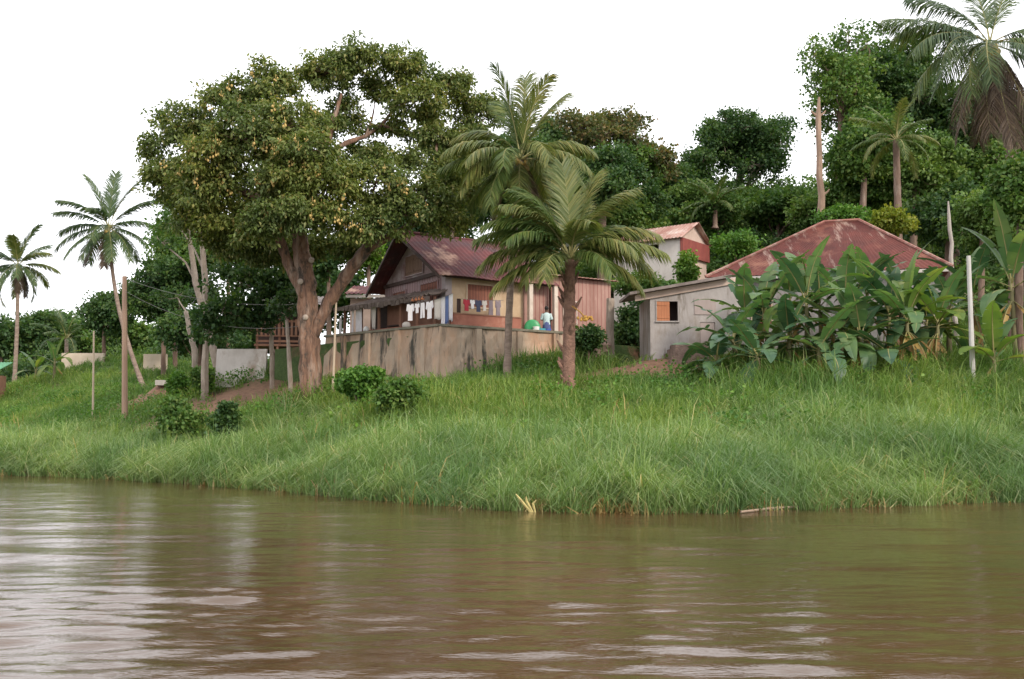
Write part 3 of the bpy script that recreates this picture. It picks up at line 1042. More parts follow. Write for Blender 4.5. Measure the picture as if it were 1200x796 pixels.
V, Q, T = scatter(10500, 36, (-46, 26), (-.4, 10), reed_h, .0115, .62, .3, lambda x, y, s: np.where(s < 4.5, 1, .75 - .06 * s))
V2, Q2, T2 = scatter(1300, 9, (-46, 26), (-.5, .5), lambda x, y, s: .35 + .5 * rng.random(len(x)), .018, .6, .45, lambda x, y, s: bumps(x, y, .9, 3.0) * np.where(x > -2, 1.0, .5))
V3, Q3, T3 = scatter(130, 4, (-46, 26), (-.2, 14), lambda x, y, s: 1.0 + .9 * rng.random(len(x)), .014, .45, .35)
nv, nv2 = len(V), len(V2)
me = mesh_np('reeds', np.concatenate([V, V2, V3]), np.concatenate([Q, Q2 + nv, Q3 + nv + nv2]), np.concatenate([T, T2 + nv, T3 + nv + nv2]),
             np.concatenate([np.zeros(len(Q)), np.ones(len(Q2) + len(Q3))]), np.concatenate([np.zeros(len(T)), np.ones(len(T2) + len(T3))]), mats=[M['reed'], M['dry_reed']])
tag(link('reeds', me), 'tall arching blue green reeds growing along the water line', 'reeds', kind='stuff')
V, Q, T = scatter(24000, 18, (-62, 28), (3.0, 42), grass_h, .013, .55, .32, lambda x, y, s: np.clip((s - 2) / 4, 0, 1) * np.where(y < 50, 1.0, .7))
me = mesh_np('grass', V, Q, T, mats=[M['grass']])
tag(link('grass', me), 'rough green grass covering the river bank above the reeds', 'grass', kind='stuff')
# low broad leaved weeds and creepers among the grass
n = 900
x = rng.uniform(-46, 26, n)
s = rng.uniform(5, 24, n)
y = yw(x) + s
k = (bumps(x, y, .6, 4.0) > .55) & ~in_poly(x, y, TERR) & ~((x > 5.2) & (y > 46)) & (np.abs(x) < y * .5 + 9)
x, y = x[k], y[k]
idx = np.repeat(np.arange(len(x)), 60)
off = rng.normal(size=(len(idx), 3)) * np.array([.45, .45, .2])
P = np.stack([x[idx], y[idx], tz(x, y)[idx] + .55], 1) + off
V, T = leaves(P, unit(off + np.array([0, 0, .3])), .13, .42, .2, 1.0)
tag(link('weeds', mesh_np('weeds', V, tris=T, mats=[M['bush_leaf']])), 'leafy creeping weeds scattered through the bank grass', 'weeds', kind='stuff')

# undergrowth on the hillside behind the houses
lob = []
for i in range(420):
    x = random.uniform(-3, 52)
    y = random.uniform(57, 100)
    if 5 < x < 23 and y < 60:
        continue
    if abs(x - 11.5) < 5.5 and 65.5 < y < 75:
        continue
    r = random.uniform(.9, 2.1) * (y / 65)
    lob.append(((x, y, gz(x, y) + r * .35), (r, r, r * random.uniform(.6, 1.1))))
for i in range(230):
    x = random.uniform(-92, -8)
    y = random.uniform(98, 135) + max(0, -x - 50) * .9
    r = random.uniform(1.4, 2.6)
    lob.append(((x, y, gz(x, y) + r * .3), (r, r, r)))
random.shuffle(lob)
h = len(lob) // 3
parts_ = [crown_mesh(lob[k * h:(k + 1) * h], .28, .6, 36, 1.05, .34, .35, .3) for k in range(3)]
o_, Vs, Ts, Ms = 0, [], [], []
for k, (v_, t_) in enumerate(parts_):
    Vs.append(v_)
    Ts.append(t_ + o_)
    Ms.append(np.full(len(t_), k))
    o_ += len(v_)
me = mesh_np('undergrowth', np.concatenate(Vs), tris=np.concatenate(Ts), tmat=np.concatenate(Ms), mats=[M['mid_leaf'], M['dark_leaf'], M['hill_leaf']])
tag(link('undergrowth', me), 'dense green undergrowth covering the hillside behind the houses', 'undergrowth', kind='stuff')

# ================================================================== BUILDINGS
UP = Vector((0, 0, 1))
DECK = 6.35
# terrace slab behind the retaining wall
mb = MB()
mb.prism([Vector((x, y, 2.5)) for x, y in TERR], [Vector((x, y, DECK)) for x, y in TERR])
tag(mb.build('terrace', M['ground'], loc=(-3, 55, 4)), kind='structure')

# retaining wall: two runs meeting at a corner, with a coping
WA, WB, WC_ = Vector((-9.6, 52.5, 0)), Vector((-3.35, 46.8, 0)), Vector((2.5, 50.55, 0))
root = thing('retaining_wall', 'long stained concrete retaining wall holding up the terrace of the maroon roofed house', 'wall', (-3.35, 46.8, 3.5))
fl, fr_ = Frame(WA, WB - WA), Frame(WB, WC_ - WB)
LL, LR = (WB - WA).length, (WC_ - WB).length


def rough_wall(mb, fr, a0, a1, z0, z1, b0, b1, step=.45, amp=.05):
    """solid wall with an uneven, bulging front face"""
    na, nz = int((a1 - a0) / step), int((z1 - z0) / step)
    base = len(mb.V)
    for j in range(nz + 1):
        for i in range(na + 1):
            d = random.uniform(-amp, amp) if 0 < i < na else 0
            mb.V.append(tuple(fr.p(a0 + (a1 - a0) * i / na, b0 - .1 * (1 - j / nz) * 3 + d, z0 + (z1 - z0) * j / nz)))
    for j in range(nz + 1):
        for i in (0, na):
            mb.V.append(tuple(fr.p(a0 + (a1 - a0) * i / na, b1, z0 + (z1 - z0) * j / nz)))
    W = na + 1
    off = base + W * (nz + 1)
    for j in range(nz):
        for i in range(na):
            a = base + j * W + i
            mb.F.append([a, a + 1, a + W + 1, a + W])
        mb.F.append([off + j * 2 + 1, off + j * 2, off + j * 2 + 2, off + j * 2 + 3])
        mb.F.append([base + j * W, base + (j + 1) * W, off + j * 2 + 2, off + j * 2])
        mb.F.append([base + j * W + na, off + j * 2 + 1, off + j * 2 + 3, base + (j + 1) * W + na])
    t = base + nz * W
    mb.F.append([t + i for i in range(W)] + [off + nz * 2 + 1, off + nz * 2])


mb = MB()
rough_wall(mb, fl, 0, LL + .1, 2.6, 6.68, 0, .35)
rough_wall(mb, fr_, 0, LR, 2.6, 6.68, 0, .35)
for a in (1.5, 3.4, 5.6, 7.4):
    mb.box(fl, a, a + .28, -.2, .05, 2.6, 6.66)
for a in (1.9, 4.2, 6.3):
    mb.box(fr_, a, a + .28, -.2, .05, 2.6, 6.66)
mb.build('wall', M['retaining'], root)
mb = MB()
mb.box(fl, -.05, LL - .05, -.1, .4, 6.69, 6.8).box(fr_, .02, LR + .05, -.1, .4, 6.692, 6.802)
mb.build('coping', M['coping'], root)

# ---- main house
hf = Frame((-3.2, 49.0), (.84, .545))
root = thing('terrace_house', 'old plank house with a steep maroon sheet roof standing on the walled terrace', 'house', (-3.2, 49, DECK))
GW, HL, EV, RZ = 6.65, 10.0, 9.55, 11.85
# plank gable wall (a = 0 face) and long wall, with real openings
gf = Frame(hf.p(0, GW, 0), -hf.e2)       # along the gable from the far corner to the near corner; inside = +e1?
lowL, lowR = (GW - 5.6, GW - 4.2, 8.1, 9.12), (GW - 2.5, GW - .75, 8.08, 9.2)
mb = MB()
mb.wall(gf, 0, GW - .32, DECK - .3, EV + .1, .0, .15, [lowL, lowR])
mb.build('gable_wall', M['plank_purple'], root)
mb = MB()
g = .02
mb.prism([gf.p(.0, g, EV + .1), gf.p(GW, g, EV + .1), gf.p(GW / 2, g, RZ)], [gf.p(.0, .15, EV + .1), gf.p(GW, .15, EV + .1), gf.p(GW / 2, .15, RZ)])
mb.build('gable_end', M['gable_grey'], root)
mb = MB()
win = (1.2, 2.65, 7.95, 9.05)
doorway_panel = (.62, .86, DECK, 8.3)
mb.wall(hf, .32, 4.5, DECK - .3, EV + .05, .0, .15, [win, doorway_panel])
mb.build('wall', M['cream_wall'], root)
mb = MB()
AZ = 9.85
mb.wall(hf, 4.52, 6.1, DECK - .9, EV + .05, .02, .17)
mb.wall(hf, 6.24, HL, DECK - .9, AZ, .02, .17, [(7.0, 7.8, 7.3, 8.6)])
mb.box(hf, HL, HL + .15, .02, GW - .5, DECK - .9, AZ).box(hf, 6.24, 6.38, .17, GW - .5, DECK - .9, AZ).box(hf, 6.24, HL, GW - .5, GW - .35, DECK - .9, AZ)
mb.build('plank_wall', M['pink_plank'], root)
mb = MB()
mb.box(hf, .1, 6.1, GW - .15, GW, DECK - .3, EV + .05)
mb.prism([hf.p(6.0, 0.02, EV + .05), hf.p(6.0, GW, EV + .05), hf.p(6.0, GW / 2, RZ)], [hf.p(6.12, 0.02, EV + .05), hf.p(6.12, GW, EV + .05), hf.p(6.12, GW / 2, RZ)])
mb.build('rear_wall', M['pink_plank'], root)
MB().sheet(hf.p(6.2, -.35, AZ + .05), hf.p(HL + .4, -.35, AZ + .05), hf.p(HL + .4, GW - .2, AZ + .75), hf.p(6.2, GW - .2, AZ + .75), .26, .015, .03, 5).build('annex_roof', M['roof_pale'], root)
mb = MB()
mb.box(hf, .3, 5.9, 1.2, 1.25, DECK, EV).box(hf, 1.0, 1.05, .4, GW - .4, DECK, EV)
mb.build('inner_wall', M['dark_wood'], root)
mb = MB().box(hf, -.03, .32, -.03, .34, DECK - .3, EV)
mb.build('corner_post', M['post_grey'], root)
mb = MB().box(gf, -.05, GW + .05, -.09, -.003, EV - .06, EV + .12)
mb.build('gable_beam', M['dark_wood'], root)
mb = MB().box(hf, -.4, 6.1, -.5, -.38, EV - .32, EV - .14)
mb.build('eave_beam', M['dark_wood'], root)


def shuttered(fr, a0, a1, z0, z1, m, b=-.03, frame='frame_cream', fw=.07, leafs=2, parent=None, name='window'):
    mb = MB()
    mb.box(fr, a0 - fw, a1 + fw, b - .03, b + .1, z1, z1 + fw).box(fr, a0 - fw, a1 + fw, b - .03, b + .1, z0 - fw, z0)
    mb.box(fr, a0 - fw, a0, b - .03, b + .1, z0, z1).box(fr, a1, a1 + fw, b - .03, b + .1, z0, z1)
    w = mb.build(name, M[frame], parent)
    for i in range(leafs):
        d = (a1 - a0) / leafs
        s0, s1 = a0 + i * d + .008, a0 + (i + 1) * d - .008
        sm = MB().box(fr, s0, s1, b, b + .05, z0 + .005, z1 - .005)
        sm.box(fr, s0 + .03, s1 - .03, b - .025, b - .001, z0 + .15, z0 + .24).box(fr, s0 + .03, s1 - .03, b - .025, b - .001, z1 - .26, z1 - .17)
        sm.build('shutter', M[m], w)
    return w


shuttered(gf, *lowL, 'shutter', parent=root, frame='plank_purple')
shuttered(gf, *lowR, 'shutter', parent=root, frame='plank_purple')
shuttered(gf, GW - 4.2, GW - 2.3, 9.85, 10.85, 'shutter_tan', b=-.04, parent=root, frame='gable_grey', fw=.05)
shuttered(hf, *win, 'shutter', parent=root)
shuttered(hf, 7.0, 7.8, 7.3, 8.6, 'pink_plank', parent=root, frame='column_white', fw=.05)
MB().box(hf, .63, .85, .06, .1, DECK, 8.28).build('doorway_panel', M['dark_wood'], root)  # dark-coloured panel paints the shade inside the open doorway
for a in (4.42, 5.95):
    MB().box(hf, a, a + .22, -.68, -.46, DECK - .3, EV - .32).build('column', M['column_white'], root)
mb = MB()
mb.wall(hf, -.25, 3.75, DECK, 7.42, -.95, -.83)
mb.build('parapet', M['brick_red'], root)
MB().box(hf, -.3, 3.78, -.98, -.8, 7.423, 7.48).build('parapet_rail', M['brown_wood'], root)
# roof: two corrugated slopes, ridge cap, barge boards
o = .75
RL = 6.2
e0, e1_ = -.75, GW + .75
ze = EV - .28
rz = RZ + .12
mb = MB()
A, B = hf.p(-o, e0, ze), hf.p(RL, e0, ze)
D, C = hf.p(-o - .25, GW / 2, rz), hf.p(RL, GW / 2, rz)
mb.sheet(A, B, C, D, .26, .012, .03, 10, .05)
A2, B2 = hf.p(RL, e1_, ze), hf.p(-o, e1_, ze)
mb.sheet(A2, B2, D, C, .26, .012, .03, 8, .05)
rf = mb.build('roof', M['roof_red'], root)
mb = MB()
mb.tube([D + UP * .03, D.lerp(C, .5) + UP * .0, C + UP * .03], .08, 8)
mb.build('ridge_cap', M['roof_red'], rf)
for p, q in ((A, D), (B2, D)):
    mb = MB()
    d = -hf.e1 * .05
    mb.hexa([p + d - UP * .2, p - d - UP * .2, q - d - UP * .2, q + d - UP * .2], [p + d - UP * .04, p - d - UP * .04, q - d - UP * .04, q + d - UP * .04])
    mb.build('barge_board', M['dark_wood'], rf)

# ---- cook shelter on the terrace edge
sf = Frame((-9.15, 52.65), (.745, -.667))
root = thing('cook_shelter', 'low open kitchen shelter with a ragged dark roof at the left end of the terrace', 'shelter', sf.p(0, .4, DECK))
for a in (.15, 1.5, 2.9, 4.5, 5.7, 6.9):
    MB().tube([sf.p(a, .5, DECK), sf.p(a + random.uniform(-.05, .05), .5, 8.3)], [.085, .075], 6).build('post', M['brown_wood'], root)
for a in (.2, 2.3, 4.5):
    MB().tube([sf.p(a, 2.3, DECK), sf.p(a, 2.3, 8.9)], [.08, .07], 6).build('post', M['brown_wood'], root)
MB().box(sf, 1.6, 6.85, .42, .56, DECK, 6.98).build('low_wall', M['brick_red'], root)
MB().box(sf, .2, 2.0, 2.35, 2.42, DECK, 8.6).build('rear_panel', M['dark_wood'], root)
MB().box(sf, 2.9, 6.8, 1.02, 1.08, DECK, 8.2).build('rear_panel', M['brown_wood'], root)
MB().box(sf, 3.1, 4.3, .75, .98, 7.1, 7.16).build('shelf', M['dark_wood'], root)
mb = MB()
mb.sheet(sf.p(-.4, .15, 8.18), sf.p(4.75, .1, 8.22), sf.p(4.6, 2.5, 9.0), sf.p(.4, 2.5, 8.95), .3, .05, .06, 6, .1)
mb.build('roof', M['shelter_roof'], root)
mb = MB()
mb.sheet(sf.p(4.6, .12, 8.3), sf.p(7.1, .12, 8.35), sf.p(7.1, 1.15, 8.72), sf.p(4.6, 1.3, 8.78), .3, .05, .05, 4, .08)
mb.build('lean_to_roof', M['shelter_roof'], root)
# ragged thatch-like edge of the sheets
mb = MB()
for i in range(24):
    a = -.2 + i * .3
    mb.box(sf, a, a + .26, .06, .1, 8.02 + random.uniform(-.06, .06), 8.26)
mb.build('roof_edge', M['shelter_roof'], root)


def cloth(name, label, cat, A, B, drop, m, group, sag=.0, n=8, wav=.05, taper=0.0, uneven=.06):
    """cloth pinned along A-B and hanging down, with ripples and thickness"""
    A, B = Vector(A), Vector(B)
    mb = MB()
    r = 6
    nrm = (B - A).cross(UP).normalized()
    ph = random.uniform(0, 6)
    for lay in (0, 1):
        for j in range(r + 1):
            v = j / r
            for i in range(n + 1):
                u = i / n
                uu = .5 + (u - .5) * (1 - taper * v)
                p = A.lerp(B, uu) - UP * (drop * v * (1 + uneven * math.sin(u * 5 + ph)) + sag * 4 * u * (1 - u))
                p = p + nrm * (wav * v * math.sin(u * 9 + ph + v) + (.012 if lay else 0))
                mb.V.append(tuple(p))
    W = n + 1
    off = W * (r + 1)
    for j in range(r):
        for i in range(n):
            a = j * W + i
            mb.F.append([a, a + 1, a + W + 1, a + W])
            mb.F.append([a + off + W, a + off + W + 1, a + off + 1, a + off])
    for i in range(n):
        for j in (0, r):
            a = j * W + i
            mb.F.append([a, a + 1, a + 1 + off, a + off])
    for j in range(r):
        for i in (0, n):
            a = j * W + i
            mb.F.append([a, a + W, a + W + off, a + off])
    o = mb.build(name, M[m], loc=A - UP * drop, smooth=True)
    return tag(o, label, cat, group)


def garment(name, label, cat, A, B, drop, m, group, kind='shirt'):
    """a shirt or pair of trousers pegged on a line, cut as a garment and rippled"""
    A, B = Vector(A), Vector(B)
    if kind == 'shirt':
        out = [(0, 0), (.35, .0), (.42, .06), (.58, .06), (.65, 0), (1, 0), (1.12, .38), (.9, .46), (.82, .3), (.84, 1), (.16, 1), (.18, .3), (.1, .46), (-.12, .38)]
    else:
        out = [(.1, 0), (.9, 0), (1, 1), (.58, 1), (.5, .35), (.42, 1), (0, 1)]
    nrm = (B - A).cross(UP).normalized()
    mb = MB()
    ph = random.uniform(0, 6)

    def P(u, v, l):
        return A + (B - A) * u - UP * drop * v + nrm * (.05 * v * math.sin(u * 6 + ph) + l)
    mb.prism([P(u, v, 0) for u, v in out], [P(u, v, .03) for u, v in out])
    o = mb.build(name, M[m], loc=A - UP * drop)
    return tag(o, label, cat, group)


# white cloths hanging in the shelter
cloth('hanging_cloth', 'wide white cloth hanging in the doorway of the cook shelter', 'cloth', sf.p(1.28, .33, 8.1), sf.p(1.75, .33, 8.1), 1.35, 'cloth_white', 'cloths hung in the shelter')
cloth('hanging_cloth', 'narrow white strip of cloth beside the wide one in the cook shelter', 'cloth', sf.p(.92, .35, 8.12), sf.p(1.1, .35, 8.12), 1.3, 'cloth_white', 'cloths hung in the shelter', n=4)
cloth('hanging_cloth', 'short white cloth at the far left post of the cook shelter, behind the thin pole', 'cloth', sf.p(-.1, .35, 7.75), sf.p(.12, .35, 7.75), 1.0, 'cloth_white', 'cloths hung in the shelter', n=4)
cloth('hanging_cloth', 'pale grey curtain gathered beside a post of the cook shelter', 'cloth', sf.p(2.45, .36, 8.15), sf.p(2.8, .36, 8.1), 1.15, 'cloth_cream', 'cloths hung in the shelter', taper=.35)
# small pots on the shelter's shelf and wall
o = MB().ell(sf.p(2.15, .28, 6.98), (.16, .16, .18)).build('cooking_pot', M['plastic_white'], loc=sf.p(2.15, .28, 6.8), smooth=True)
tag(o, 'pale round pot on the wall coping in front of the cook shelter', 'pot')
o = MB().ell(sf.p(5.35, .1, 6.98), (.22, .16, .17)).build('cloth_bundle', M['cloth_cream'], loc=sf.p(5.35, .1, 6.8), smooth=True)
tag(o, 'small cream bundle on the wall coping under the orange edged roof', 'bundle')
mb = MB().sheet(sf.p(5.75, .0, 8.1), sf.p(6.65, .0, 8.12), sf.p(6.65, .11, 8.28), sf.p(5.75, .11, 8.26), .22, .04, .03, 2)
tag(mb.build('orange_awning', M['shutter_orange'], loc=sf.p(5.7, .05, 8.1)), 'short orange corrugated strip under the eave of the cook shelter', 'awning')

# washing lines
lineA, lineM, lineB = at(476, 357, 47.9), at(506, 356, 47.2), at(531, 344, 47.9)
mb = MB()
mb.tube([lineA, lineA.lerp(lineB, .5) - UP * .12, lineB], .012, 5)
tag(mb.build('washing_line', M['wire'], loc=lineA), 'thin line carrying the white washing across the corner of the terrace', 'washing line')


def on1(u):
    return lineA.lerp(lineB, u) - UP * .12 * 4 * u * (1 - u) * .98


g = 'white washing on the left line'
garment('shirt', 'leftmost white shirt on the washing line, hanging lowest on its left', 'shirt', on1(.02), on1(.16), .78, 'cloth_white', g)
garment('shirt', 'small white vest second from the left on the washing line', 'shirt', on1(.19), on1(.28), .45, 'cloth_white', g)
garment('trousers', 'white trousers pegged between the small vest and the broad white shirt', 'trousers', on1(.3), on1(.4), .72, 'cloth_white', g, 'trousers')
garment('shirt', 'broad white shirt in the middle of the washing line', 'shirt', on1(.43), on1(.57), .82, 'cloth_white', g)
cloth('towel', 'cream towel hanging beside the white sheet', 'towel', on1(.6), on1(.74), .95, 'cloth_cream', g)
cloth('towel', 'long white sheet left of the blue towel', 'towel', on1(.745), on1(.83), 1.45, 'cloth_white', g)
cloth('towel', 'blue striped towel between two white sheets', 'towel', on1(.835), on1(.905), 1.35, 'cloth_blue', g)
cloth('towel', 'white sheet at the right end of the washing line by the dark doorway', 'towel', on1(.91), on1(.995), 1.25, 'cloth_white', g)
l2A, l2B = at(541, 350.5, 48.3), at(590, 352, 49.9)
tag(MB().tube([l2A, l2A.lerp(l2B, .5) - UP * .05, l2B], .012, 5).build('washing_line', M['wire'], loc=l2A), 'thin line carrying coloured clothes under the shuttered window', 'washing line')


def on2(u):
    return l2A.lerp(l2B, u) - UP * .05 * 4 * u * (1 - u)


g = 'coloured washing under the window'
garment('shirt', 'red shirt at the left end of the coloured washing', 'shirt', on2(.04), on2(.17), .55, 'cloth_red', g)
garment('shirt', 'white shirt between the red and navy ones under the window', 'shirt', on2(.2), on2(.29), .42, 'cloth_white', g)
garment('shirt', 'navy blue shirt hanging in the middle under the window', 'shirt', on2(.32), on2(.45), .56, 'cloth_navy', g)
garment('shirt', 'pale blue shirt right of the navy one under the window', 'shirt', on2(.48), on2(.58), .5, 'cloth_cream', g)
garment('trousers', 'grey trousers on the coloured washing beside the tall palm trunk', 'trousers', on2(.63), on2(.74), .85, 'cloth_grey', g, 'trousers')
garment('shirt', 'dark grey shirt at the right end of the coloured washing', 'shirt', on2(.8), on2(.92), .8, 'cloth_grey', g)

# things on the terrace near the person
p = hf.p(4.3, -1.1, DECK)
rt = thing('plastic_chair', 'green plastic chair tipped against the white column', 'chair', p)
mb = MB()
mb.ell(p + Vector((0, .1, .62)), (.42, .1, .44), 12, 8).build('backrest', M['plastic_green'], rt, smooth=True)
MB().box(Frame(p, hf.e1), -.38, .38, -.45, .1, .36 + DECK, .41 + DECK).build('seat', M['plastic_green'], rt)
for sx in (-.34, .28):
    for sy in (-.4, .02):
        MB().box(Frame(p, hf.e1), sx, sx + .06, sy, sy + .06, DECK, DECK + .36).build('leg', M['plastic_green'], rt)


def bucket(label, p, r, h, m, name='bucket'):
    mb = MB()
    k = 14
    for z, rr in ((0, r * .75), (h, r), (h, r * .9), (.05, r * .66)):
        for i in range(k):
            a = 6.283 * i / k
            mb.V.append((p[0] + rr * math.cos(a), p[1] + rr * math.sin(a), p[2] + z))
    for j in range(3):
        for i in range(k):
            i2 = (i + 1) % k
            mb.F.append([j * k + i, j * k + i2, (j + 1) * k + i2, (j + 1) * k + i])
    mb.F.append(list(range(k))[::-1])
    mb.F.append([3 * k + i for i in range(k)])
    return tag(mb.build(name, M[m], loc=p), label, 'bucket' if name == 'bucket' else 'basin')


bucket('white plastic bucket standing between the green chair and the teal basin', hf.p(4.42, -1.25, DECK), .17, .68, 'plastic_white')
bucket('teal plastic basin between the white bucket and the person', hf.p(4.74, -1.2, DECK), .25, .6, 'plastic_teal', 'basin')
bucket('blue plastic bucket beside the legs of the person', hf.p(5.1, -1.25, DECK), .2, .6, 'plastic_blue')

# person standing on the terrace, seen from behind, arms bent in front
pp = hf.p(5.3, -.9, DECK)
root = thing('person', 'person in a pale top and blue skirt standing on the terrace beside the buckets', 'person', pp)
J = {'pelvis': (0, 0, .92, .15), 'waist': (0, 0, 1.08, .125), 'chest': (0, .01, 1.28, .15), 'neckb': (0, .0, 1.42, .085), 'neck': (0, .01, 1.5, .055),
     'head0': (0, .02, 1.57, .085), 'head1': (0, .015, 1.67, .09),
     'hl': (.09, 0, .86, .11), 'kl': (.1, .02, .48, .07), 'al': (.1, 0, .09, .042), 'tl': (.11, .16, .04, .04),
     'hr': (-.09, 0, .86, .11), 'kr': (-.1, .03, .48, .07), 'ar': (-.1, 0, .09, .042), 'tr': (-.11, .16, .04, .04),
     'sl': (.18, 0, 1.38, .062), 'el': (.27, .02, 1.1, .046), 'wl': (.2, .24, 1.08, .033), 'pl': (.15, .31, 1.09, .036),
     'sr': (-.18, 0, 1.38, .062), 'er': (-.27, .02, 1.1, .046), 'wr': (-.2, .24, 1.12, .033), 'pr': (-.15, .31, 1.13, .036)}
Eg = [('pelvis', 'waist'), ('waist', 'chest'), ('chest', 'neckb'), ('neckb', 'neck'), ('neck', 'head0'), ('head0', 'head1'), ('pelvis', 'hl'), ('hl', 'kl'), ('kl', 'al'), ('al', 'tl'),
      ('pelvis', 'hr'), ('hr', 'kr'), ('kr', 'ar'), ('ar', 'tr'), ('neckb', 'sl'), ('sl', 'el'), ('el', 'wl'), ('wl', 'pl'), ('neckb', 'sr'), ('sr', 'er'), ('er', 'wr'), ('wr', 'pr')]
for sd, w in ((1, 'pl'), (-1, 'pr')):
    bx_, by_, bz_, _ = J[w]
    for fi, (dx, ln) in enumerate(((-.03, .07), (-.01, .085), (.01, .08), (.03, .06))):
        J[f'{w}f{fi}'] = (bx_ + dx * .9, by_ + .045, bz_ + dx * .3, .011)
        J[f'{w}g{fi}'] = (bx_ + dx, by_ + .045 + ln * .7, bz_ + dx * .3 - .02, .009)
        Eg += [(w, f'{w}f{fi}'), (f'{w}f{fi}', f'{w}g{fi}')]
    J[f'{w}t'] = (bx_ - sd * .05, by_ + .02, bz_ + .03, .011)
    Eg.append((w, f'{w}t'))
keys = list(J)
me = bpy.data.meshes.new('body')
me.from_pydata([J[k][:3] for k in keys], [(keys.index(a), keys.index(b)) for a, b in Eg], [])
body = link('body', me, root)
me.materials.append(M['skin'])
sk = body.modifiers.new('skin', 'SKIN')
sk.use_smooth_shade = True
for v, k in zip(me.skin_vertices[0].data, keys):
    v.radius = (J[k][3], J[k][3])
    v.use_root = k == 'pelvis'
body.modifiers.new('sub', 'SUBSURF').levels = 1
hd = Vector((0, .02, 1.66)) + pp
MB().ell(hd + Vector((0, -.012, .03)), (.105, .115, .115), 12, 8).build('hair', M['hair'], root, smooth=True)


def ringloft(rings, m, name):
    mb = MB()
    k = 14
    for cx, cy, cz, rx, ry in rings:
        for i in range(k):
            a = 6.283 * i / k
            mb.V.append((pp.x + cx + rx * math.cos(a), pp.y + cy + ry * math.sin(a) , pp.z + cz))
    for j in range(len(rings) - 1):
        for i in range(k):
            i2 = (i + 1) % k
            mb.F.append([j * k + i, j * k + i2, (j + 1) * k + i2, (j + 1) * k + i])
    return mb.build(name, M[m], root, smooth=True)


ringloft([(0, 0, .86, .19, .16), (0, 0, 1.05, .165, .14), (0, 0, 1.28, .195, .16), (0, 0, 1.4, .2, .11), (0, 0, 1.46, .1, .08)], 'shirt', 'top')
for sd in (1, -1):
    mb = MB().tube([pp + Vector((sd * .16, 0, 1.4)), pp + Vector((sd * .235, .012, 1.2)), pp + Vector((sd * .262, .02, 1.12))], [.085, .075, .066], 10, False)
    mb.build('sleeve', M['shirt'], root, smooth=True)
ringloft([(0, .01, .38, .235, .2), (0, 0, .65, .215, .185), (0, 0, .92, .18, .155), (0, 0, 1.0, .168, .145)], 'skirt', 'skirt')
root.rotation_euler = (0, 0, 0)

# ---- red roofed hut behind the shelter
hx0, hx1 = at(408, 340, 58).x, at(472, 340, 58).x
root = thing('hut', 'small hut with a red roof and white fascia showing behind the cook shelter', 'hut', (hx0, 58, DECK))
fr = Frame((hx0, 58), (1, 0))
w = hx1 - hx0
MB().box(fr, .1, w - .1, .2, 3, DECK - 1, 9.45).build('wall', M['pink_wall'], root)
MB().box(fr, -.1, w + .1, -.15, -.08, 9.46, 9.62).build('fascia', M['fascia_white'], root)
MB().sheet(fr.p(-.2, -.2, 9.68), fr.p(w + .2, -.2, 9.68), fr.p(w + .2, 3.2, 10.6), fr.p(-.2, 3.2, 10.6), .25, .03).build('roof', M['roof_red'], root)

# ---- left shack with slatted balcony, on posts
z0 = at(300, 403, 58).z
x0, x1 = at(300, 390, 58).x, at(347, 390, 58).x
fr = Frame((x0, 58), (1, .12))
w = x1 - x0
root = thing('shack', 'brown wooden shack with a slatted balcony behind the large tree', 'shack', (x0, 58, 5.2))
MB().box(fr, -.1, w + 1.2, .0, 3.2, z0 - .12, z0).build('floor', M['brown_wood'], root)
for a in (0.0, w / 2, w + .9):
    MB().box(fr, a, a + .14, .03, .17, 4.4, z0 - .122).build('post', M['brown_wood'], root)
for a in (0.0, w * .55, w + .9):
    MB().box(fr, a, a + .12, .03, .15, z0, z0 + 2.3).build('post', M['brown_wood'], root)
mb = MB()
mb.box(fr, 0, w + 1, -.04, .02, z0 + 1.25, z0 + 1.36).box(fr, 0, w + 1, -.04, .02, z0 + .1, z0 + .22).box(fr, 0, w + 1, -.041, .021, z0 + .42, z0 + .5)
for i in range(int((w + 1) / .24)):
    mb.box(fr, .02 + i * .24, .14 + i * .24, -.075, -.043, z0 + .42, z0 + 1.42)
mb.build('railing', M['brown_wood'], root)
MB().box(fr, -.1, w + 1, 1.4, 1.5, z0, z0 + 2.4).build('wall', M['dark_wood'], root)
MB().sheet(fr.p(-.6, -.5, z0 + 2.25), fr.p(w + 1.4, -.5, z0 + 2.25), fr.p(w + 1.4, 3.4, z0 + 3.2), fr.p(-.6, 3.4, z0 + 3.2), .25, .03).build('roof', M['roof_grey'], root)
xa, xb = at(254, 420, 57).x, at(312, 420, 57).x
fr = Frame((xa, 57), (1, .02))
mb = MB()
rough_wall(mb, fr, 0, xb - xa, 4.3, at(280, 409, 57).z, 0, .25, .4, .03)
tag(mb.build('low_wall', M['white_wall'], loc=(xa, 57, 4.6)), 'low whitewashed wall stained grey below the shack', 'wall', kind='thing')
fr = Frame((xb + .15, 57.3), (1, .02))
mb = MB()
rough_wall(mb, fr, 0, 2.6, 4.0, 6.45, 0, .3, .4, .12)
tag(mb.build('stone_wall', M['stone_step'], loc=(xb, 57.3, 4.6)), 'dark mossy stone wall between the whitewashed wall and the large tree', 'wall', kind='thing')

